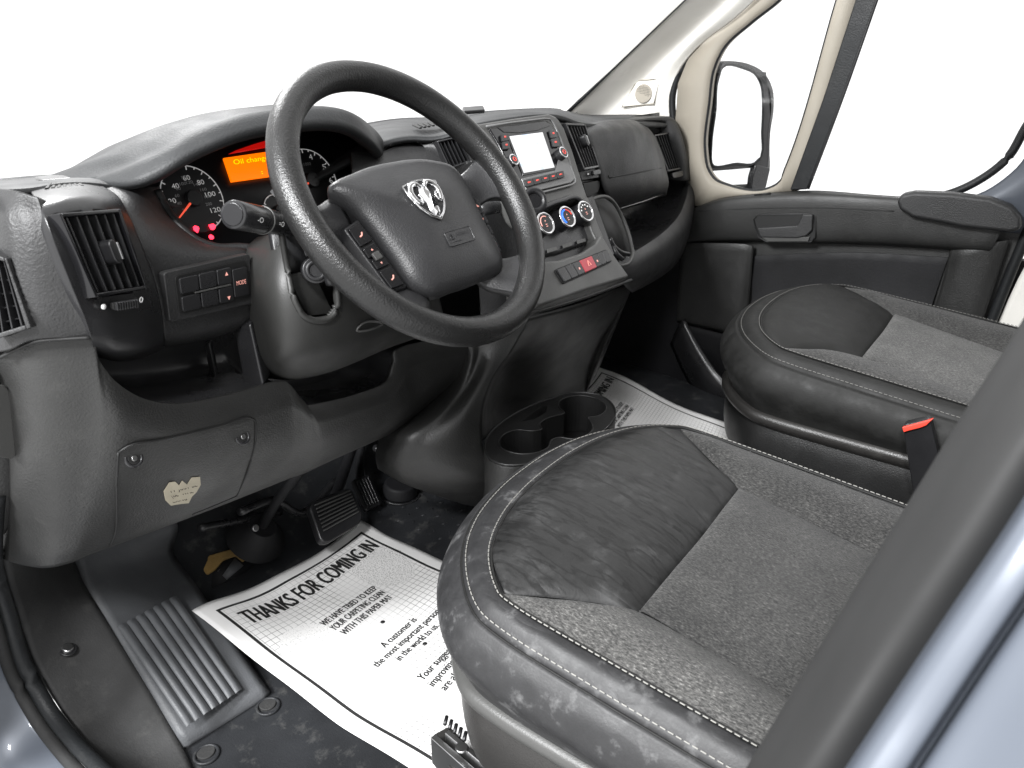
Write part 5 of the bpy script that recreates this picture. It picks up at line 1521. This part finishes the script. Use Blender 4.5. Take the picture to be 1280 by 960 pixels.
ds = thing('door_seal', PX(842, 120, .92), 'black rubber seal between cream pillar and passenger door frame', 'door seal')
tube('seal', [PX(*p, x) for p, x in zip([(866, 250), (852, 200), (843, 160), (842, 112), (852, 86), (879, 55), (924, 20), (987, -40)], [.925] * 8)], 0.010, M['seal'], ds, n=60, seg=10)
wsn = thing('windscreen', (0, 1.3, 0.8), 'clear raked windscreen above the dashboard with black edge seal', 'windscreen')
TR_, BR_ = PX(920, -60, .77), PX(705, 147, .835)
TL_, BL_ = V((-TR_.x - .02, TR_.y, TR_.z)), V((-BR_.x - .02, BR_.y, BR_.z))
build('glass', [BL_, BR_, TR_, TL_], [(0, 1, 2, 3)], M['glass'], wsn, smooth=False, solid=0.005)
tube('edge_seal', [PX(*p, x) + V((-.004, 0.002, 0)) for p, x in (((704, 146), .836), ((731, 121.5), .823), ((767, 87.5), .811), ((815, 41.5), .80), ((858, 0.5), .79), ((920, -60), .77))], [.0075, .0052, .0028, .0022, .002, .002], M['seal'], wsn, seg=8)
slab('corner_seal', [PX(*p, .845) for p in ((698, 147), (716, 138), (729, 123), (734, 120), (722, 140), (710, 149))], V((0.01, 0.01, 0)), M['seal'], wsn, 0.001)

# ================================================================== WING MIRROR
mr = thing('wing_mirror', PX(925, 150, 1.13), 'black wing mirror with two glasses seen through the quarter window', 'mirror')
mn = V((0.53, 0.85, 0.0)).normalized()               # away from the driver
md0 = mn.dot(PX(925, 150, 1.16))
def mir(px, py, off=0.0): return PP(px, py, mn, md0 - off)
hs = [(893, 92), (900, 80), (912, 77), (936, 80), (956, 92), (966, 112), (967, 138), (963, 165), (962, 190), (962, 212), (955, 228), (946, 240), (900, 238), (884, 230), (880, 190), (886, 140)]
HSo = cr([mir(*p) for p in hs], 60, True)
cm = sum(HSo, V((0, 0, 0))) / 60
vs, fs = [], []
for s_, d in ((0.90, -.004), (1.0, 0.0), (1.01, .04), (.9, .09), (.55, .13), (.02, .14)):
    for p in HSo:
        vs.append(cm + (p - cm) * s_ + mn * d)
fs = [(i * 60 + j, i * 60 + (j + 1) % 60, (i + 1) * 60 + (j + 1) % 60, (i + 1) * 60 + j) for i in range(5) for j in range(60)]
build('mirror_housing', vs, fs, M['satin'], mr)
mg = [(903, 84), (930, 85), (944, 92), (952, 106), (954, 128), (953, 165), (951, 196), (945, 203), (920, 205), (890, 206), (889, 180), (894, 138), (897, 100)]
MG = cr([mir(*p, .008) for p in mg], 50, True)
build('mirror_glass', MG, [tuple(range(50))], M['mirror'], mr, smooth=False, solid=0.003)
MG2 = [mir(*p, .008) for p in [(888, 214), (915, 212), (938, 210), (940, 222), (934, 230), (908, 231), (893, 225)]]
build('mirror_glass', MG2, [tuple(range(len(MG2)))], M['mirror'], mr, smooth=False, solid=0.003)
slab('housing_face', [mir(*p, .003) for p in ((888, 90), (958, 90), (964, 150), (960, 225), (945, 238), (884, 232))], mn * 0.01, M['satin'], mr, 0.002)
tube('glass_edge', MG, 0.0045, M['seal'], mr, closed=True, seg=8)
slab('mirror_arm', [mir(*p, .02) for p in ((945, 205), (964, 210), (958, 236), (938, 242), (940, 222))], mn * 0.05, M['satin'], mr, 0.006)

# ================================================================== PAPER MATS
def paper_mat():
    m, nt, b, _ = mat_base('printed_paper')
    uv = N(nt, 'ShaderNodeUVMap')
    sx = N(nt, 'ShaderNodeSeparateXYZ'); nt.links.new(uv.outputs[0], sx.inputs[0])
    def mth(op, a, b_=None):
        n = N(nt, 'ShaderNodeMath', operation=op)
        for i, v_ in enumerate((a, b_)):
            if v_ is None: continue
            if isinstance(v_, (int, float)): n.inputs[i].default_value = v_
            else: nt.links.new(v_, n.inputs[i])
        return n.outputs[0]
    U, Vv = sx.outputs[0], sx.outputs[1]       # metres from the left and front edges
    WD, LN = 0.405, 0.62
    e = mth('MINIMUM', mth('MINIMUM', U, mth('SUBTRACT', WD, U)), mth('MINIMUM', Vv, mth('SUBTRACT', LN, Vv)))
    bord = mth('MULTIPLY', mth('GREATER_THAN', e, 0.027), mth('LESS_THAN', e, 0.0325))
    gridm = mth('GREATER_THAN', e, 0.034)
    gx = mth('LESS_THAN', mth('FRACT', mth('DIVIDE', U, 0.0118)), 0.085)
    gy = mth('LESS_THAN', mth('FRACT', mth('DIVIDE', Vv, 0.0118)), 0.085)
    n1 = N(nt, 'ShaderNodeTexNoise'); n1.inputs['Scale'].default_value = 6; nt.links.new(uv.outputs[0], n1.inputs[0])
    fade = ramp(nt, n1.outputs[0], [(0.40, 0.25), (0.55, 0.75)])
    g = mth('MULTIPLY', mth('MULTIPLY', mth('MAXIMUM', gx, gy), gridm), fade)
    # printed speckle patch
    n2 = N(nt, 'ShaderNodeTexNoise'); n2.inputs['Scale'].default_value = 420; n2.inputs['Detail'].default_value = 1; nt.links.new(uv.outputs[0], n2.inputs[0])
    du = mth('DIVIDE', mth('SUBTRACT', U, 0.325), 0.055); dv_ = mth('DIVIDE', mth('SUBTRACT', Vv, 0.135), 0.075)
    el = mth('LESS_THAN', mth('ADD', mth('MULTIPLY', du, du), mth('MULTIPLY', dv_, dv_)), 1.0)
    du2 = mth('DIVIDE', mth('SUBTRACT', U, 0.09), 0.075); dv2 = mth('DIVIDE', mth('SUBTRACT', Vv, 0.28), 0.14)
    el2 = mth('LESS_THAN', mth('ADD', mth('MULTIPLY', du2, du2), mth('MULTIPLY', dv2, dv2)), 1.0)
    spk_ = mth('ADD', mth('MULTIPLY', el, mth('GREATER_THAN', n2.outputs[0], 0.57)), mth('MULTIPLY', el2, mth('GREATER_THAN', n2.outputs[0], 0.66)))
    g = mth('MULTIPLY', g, mth('SUBTRACT', 1.0, mth('MINIMUM', mth('ADD', el, el2), 0.85)))
    ink = mth('MINIMUM', mth('MAXIMUM', bord, mth('MAXIMUM', g, mth('MULTIPLY', spk_, 0.6))), 1.0)
    c = ramp(nt, ink, [(0.0, (0.70, 0.695, 0.685)), (1.0, (0.015, 0.015, 0.015))])
    nt.links.new(c, b.inputs['Base Color'])
    b.inputs['Roughness'].default_value = 0.7
    return m
M['paper'] = paper_mat()
WDT, LNG = 0.405, 0.62
class Sheet:
    def __init__(s, fl, fr, rl, rr, hfn):
        s.c = [V(p) for p in (fl, fr, rr, rl)]; s.h = hfn
    def p(s, u, v, h=0):          # metres
        a = s.c[0].lerp(s.c[1], u / WDT); b_ = s.c[3].lerp(s.c[2], u / WDT)
        q = a.lerp(b_, v / LNG)
        return V((q.x, q.y, q.z + s.h(u, v) + h))
def mat_sheet(name, sheet, label):
    nu, nv = 40, 60
    vs = [sheet.p(WDT * i / nu, LNG * j / nv) for j in range(nv + 1) for i in range(nu + 1)]
    fs = [(j * (nu + 1) + i, j * (nu + 1) + i + 1, (j + 1) * (nu + 1) + i + 1, (j + 1) * (nu + 1) + i) for j in range(nv) for i in range(nu)]
    me = bpy.data.meshes.new(name)
    me.from_pydata([tuple(v) for v in vs], [], fs)
    uvl = me.uv_layers.new(name='UVMap')
    for lp_ in me.loops:
        k_ = lp_.vertex_index
        uvl.data[lp_.index].uv = (WDT * (k_ % (nu + 1)) / nu, LNG * (k_ // (nu + 1)) / nv)
    me.shade_smooth()
    o = put(name, me, M['paper'], None)
    tag(o, label, 'paper mat', 'paper floor mats')
    md_ = o.modifiers.new('solid', 'SOLIDIFY'); md_.thickness = 0.0006
    return o
def sheet_text(s, o, sheet, u0, u1, v, hgt, bold=0.0):
    me = text_mesh(s)
    xs = [q.co.x for q in me.vertices]
    x0, x1 = min(xs), max(xs)
    co = [q.co.copy() for q in me.vertices]
    fc = [tuple(p.vertices) for p in me.polygons]
    bpy.data.meshes.remove(me)
    vs, fs = [], []
    for k, sh_ in enumerate((-1, 0, 1)):                       # heavy type: strokes widened sideways
        k0 = len(vs)
        vs += [sheet.p(u0 + (u1 - u0) * (c.x - x0) / (x1 - x0) + sh_ * hgt * 0.034, v - hgt * c.y / 0.7, 0.0010 + 0.0001 * k) for c in co]
        fs += [tuple(i + k0 for i in f) for f in fc]
    me = bpy.data.meshes.new('print')
    me.from_pydata([tuple(p) for p in vs], [], fs)
    put('print', me, M['ink'], o)
FLp, FRp = PZ(240, 766, .060), PZ(452, 655, .008)
FLp.z = FRp.z = 0.004
def drape1(u, v):
    lift = 0.056 * math.exp(-(u / 0.10) ** 2) * max(0.0, 1 - v / 0.36) ** 1.3
    wave = 0.010 * math.exp(-((v - 0.01) / .05) ** 2) * (0.5 + 0.5 * math.sin(u * 21 - 1.2))
    fold = -0.0022 * abs(math.sin(u * 15.5 + 0.4)) + 0.0025 * math.sin(v * 11 + u * 7) + 0.0016 * math.sin(v * 31 - u * 23)
    return 0.005 + lift + wave + fold
sh1 = Sheet(FLp, FRp, V((FRp.x - WDT - .005, FLp.y - LNG, .004)), FRp + V((.004, -LNG, 0)), drape1)
pm = mat_sheet('paper_mat', sh1, 'white printed paper mat on the driver floor, reading THANKS FOR COMING IN')
sheet_text('THANKS FOR COMING IN', pm, sh1, 0.050, 0.365, 0.092, 0.040, 0.0)
for i, (s, a, b_) in enumerate((('WE HAVE TRIED TO KEEP', .135, .270), ('YOUR CARPETING CLEAN', .138, .268), ('WITH THIS PAPER MAT', .142, .266))):
    sheet_text(s, pm, sh1, a, b_, 0.178 + i * .022, 0.0150)
for i, (s, a, b_) in enumerate((('A customer is', .160, .245), ('the most important person', .118, .285), ('in the world to us.', .150, .255))):
    sheet_text(s, pm, sh1, a, b_, 0.300 + i * .022, 0.0150)
for i, (s, a, b_) in enumerate((('Your suggestions for', .138, .268), ('improving our service', .138, .270), ('are always welcome.', .142, .268))):
    sheet_text(s, pm, sh1, a, b_, 0.405 + i * .022, 0.0150)
for vv in (0.252, 0.352):
    cyl('print', sh1.p(0.205, vv, 0.0008), (0, 0, 1), 0.0042, 0.0004, M['ink'], pm, seg=16, bevel=0)
fr2 = PZ(748, 463, .012)
d1 = (PZ(735, 477, .01) - fr2); d1.z = 0; d1.normalize()
rr2 = PZ(945, 556, .004)
d2 = (rr2 - fr2); d2.z = 0; d2.normalize()
sh2 = Sheet(fr2 + d1 * WDT, fr2, fr2 + d1 * WDT + d2 * LNG, fr2 + d2 * LNG, lambda u, v: 0.004 + 0.014 * math.exp(-((u - WDT) / .07) ** 2) * (1 + math.sin(v * 14)) * .5)
pm2 = mat_sheet('paper_mat', sh2, 'white printed paper mat on the passenger floor behind the cup holders')
sheet_text('THANKS FOR COMING IN', pm2, sh2, 0.050, 0.365, 0.092, 0.036)
for i, s in enumerate(('WE HAVE TRIED TO KEEP', 'YOUR CARPETING CLEAN', 'WITH THIS PAPER MAT')):
    sheet_text(s, pm2, sh2, .135, .268, 0.178 + i * .022, 0.0150)

# ================================================================== PEDALS
bp_ = thing('brake_pedal', P(420, 640, 1.12), 'black brake pedal with ribbed rubber pad above the paper mat corner', 'pedal')
pq_ = Q(P(384, 629, 1.08), P(438, 608, 1.08), P(456, 651, 1.02), P(402, 684, 1.02))
qpoly('pad', pq_, rounded(0, 1, 0, 1, 0.2, 0.2), -0.016, 0.004, M['black'], bp_, 0.005)
for i in range(8):
    v_ = 0.10 + i * 0.085
    qbox('rib', pq_, 0.10, 0.92, v_, v_ + 0.035, 0.004, 0.0075, M['grey'], bp_, 0.0012)
tube('arm', [pq_.p(.5, .3, -.012), P(430, 590, 1.16), P(440, 560, 1.2)], 0.012, M['black'], bp_, n=12)
gp = thing('accelerator_pedal', P(455, 615, 1.15), 'narrow black accelerator pedal right of the brake pedal', 'pedal')
gq_ = Q(P(440, 600, 1.16), P(462, 592, 1.16), P(478, 630, 1.10), P(458, 640, 1.10))
qpoly('pad', gq_, rounded(0, 1, 0, 1, 0.15, 0.1), -0.012, 0.002, M['black'], gp, 0.004)
for i in range(5):
    qbox('rib', gq_, 0.12 + i * 0.16, 0.19 + i * .16, 0.08, 0.9, 0.002, 0.005, M['satin'], gp, 0.001)
tube('arm', [gq_.p(.5, .1, -.01), P(450, 570, 1.22), P(455, 540, 1.25)], 0.010, M['black'], gp, n=12)
# column boot and the cut-out showing insulation
cb = thing('column_boot', P(320, 660, 1.18), 'black ribbed rubber boot at the foot of the steering shaft', 'rubber boot')
bc = P(322, 668, 1.17)
bax = V((0.1, -0.55, 0.83)).normalized()
for i, (r, h) in enumerate(((.056, 0), (.042, .014), (.030, .024))):
    ring('boot_fold', bc + bax * (h - .006), bax, r * 0.85, 0.005, M['dark'], cb, n=36)
cyl('boot_disc', bc - bax * .012, bax, 0.062, 0.045, M['dark'], cb, r2=.028)
tube('steering_shaft', [bc + bax * .01, bc + bax * .12, P(400, 560, 1.05)], 0.010, M['dark'], cb, n=12)
cyl('pivot_bolt', P(318, 660, 1.13), V((0, -1, .4)), 0.007, 0.006, M['steel'], cb, seg=12)
cf = thing('floor_cutout', P(280, 710, 1.2), 'torn floor cutout showing tan foam insulation right of the footrest', 'floor cutout')
cq_ = Q(PZ(243, 706, .035), PZ(300, 684, .045), PZ(316, 708, .02), PZ(262, 738, .012))
qpoly('opening', cq_, [(0, 0), (1, 0), (1, 1), (0, 1)], -0.002, 0.001, M['dark'], cf, 0)
qpoly('foam_edge', cq_, [(0.02, 0.02), (0.35, -0.06), (0.7, 0.0), (0.98, 0.05), (0.99, 0.62), (0.86, 0.70), (0.80, 0.34), (0.55, 0.30), (0.30, 0.50), (0.10, 0.56)], 0.001, 0.009, M['foam'], cf, 0.003)
qpoly('floor_metal', cq_, [(0.32, 0.55), (0.78, 0.38), (0.84, 0.8), (0.4, 0.98)], 0.001, 0.003, M['rest'], cf, 0)
# wiring and brackets hanging in the dark below the knee panel
wl = thing('wiring_loom', P(400, 590, 1.15), 'black wiring loom hanging below the dashboard above the pedals', 'wiring')
for pts in ([(300, 640, 1.1), (340, 625, 1.12), (380, 640, 1.14), (420, 600, 1.15)], [(470, 560, 1.05), (490, 575, 1.08), (500, 590, 1.12), (520, 600, 1.15)], [(250, 660, 1.15), (300, 650, 1.17), (350, 640, 1.2)]):
    tube('cable', [P(*p) for p in pts], 0.008, M['satin'], wl, n=20, seg=8)
hv_ = thing('floor_grommet', P(500, 612, 1.08), 'round black rubber grommet on the floor beside the accelerator', 'grommet')
cyl('grommet', PZ(500, 616, .004), (0, -0.1, 1), 0.045, 0.03, M['dark'], hv_, r2=.036, seg=36, bevel=0.006)
ring('grommet_lip', PZ(500, 616, .006), (0, -0.1, 1), 0.047, 0.003, M['satin'], hv_)

# ================================================================== DRIVER B PILLAR (close to the lens)
bpr = thing('b_pillar', (-0.95, 0.05, 0.3), 'smooth dark pillar trim with blue grey painted door frame filling the right foreground', 'pillar')
def ay(px, py, d): return CAM + ray(px, py).normalized() * d
lft = [(1330, 330, .50), (1275, 425, .47), (1220, 510, .455), (1155, 615, .45), (1090, 720, .455), (1020, 835, .465), (950, 950, .48), (890, 1050, .50)]
r1 = [(1400, 380, .44), (1330, 490, .41), (1285, 560, .40), (1222, 660, .395), (1160, 752, .40), (1090, 858, .41), (1020, 966, .42), (960, 1060, .44)]
r2 = [(1420, 400, .45), (1352, 510, .42), (1304, 580, .41), (1240, 680, .405), (1178, 772, .41), (1108, 878, .42), (1038, 985, .43), (980, 1075, .45)]
LF = [ay(*p) for p in lft]; RA = [ay(*p) for p in r1]; RB = [ay(*p) for p in r2]
loft('dark_trim', [[p + V((.03, -.03, 0)) for p in LF], LF, [a.lerp(b_, .35) + (CAM - a).normalized() * .012 for a, b_ in zip(LF, RA)], [a.lerp(b_, .75) + (CAM - a).normalized() * .010 for a, b_ in zip(LF, RA)], RA, RB], M['pillar'], bpr, n=30, m=31, solid=0.003)
def band(dx_, dd): return [ay(px + 0.85 * dx_, py + 0.53 * dx_, d + dd) for px, py, d in r2]
loft('painted_frame', [band(-6, .012), band(0, -.002), band(14, -.016), band(40, -.020), band(66, -.018), band(72, -.004), band(80, -.004), band(88, -.020), band(150, -.030), band(330, -.055)], M['paint'], bpr, n=30, m=73, solid=0.003)

# ================================================================== ROOF AND REAR WALL (out of frame, they shade the cab)
hd = thing('headliner', (0, 0, 1.5), 'pale grey roof lining above the cab', 'roof lining')
loft('lining', [[V((-0.90, 0.50, 1.46)), V((0, 0.56, 1.50)), V((0.80, 0.50, 1.46))], [V((-0.92, 0.1, 1.52)), V((0, 0.1, 1.56)), V((0.84, 0.1, 1.52))], [V((-0.93, -0.75, 1.54)), V((0, -0.75, 1.58)), V((0.88, -0.75, 1.54))]], M['roof'], hd, n=15, solid=0.03)
bh_ = thing('bulkhead', (0, -0.72, 0), 'dark partition wall behind the seats', 'partition')
slab('wall', [V((-0.92, -0.70, -0.02)), V((0.92, -0.70, -0.02)), V((0.92, -0.70, 1.55)), V((-0.92, -0.70, 1.55))], V((0, -0.03, 0)), M['dark'], bh_, 0)
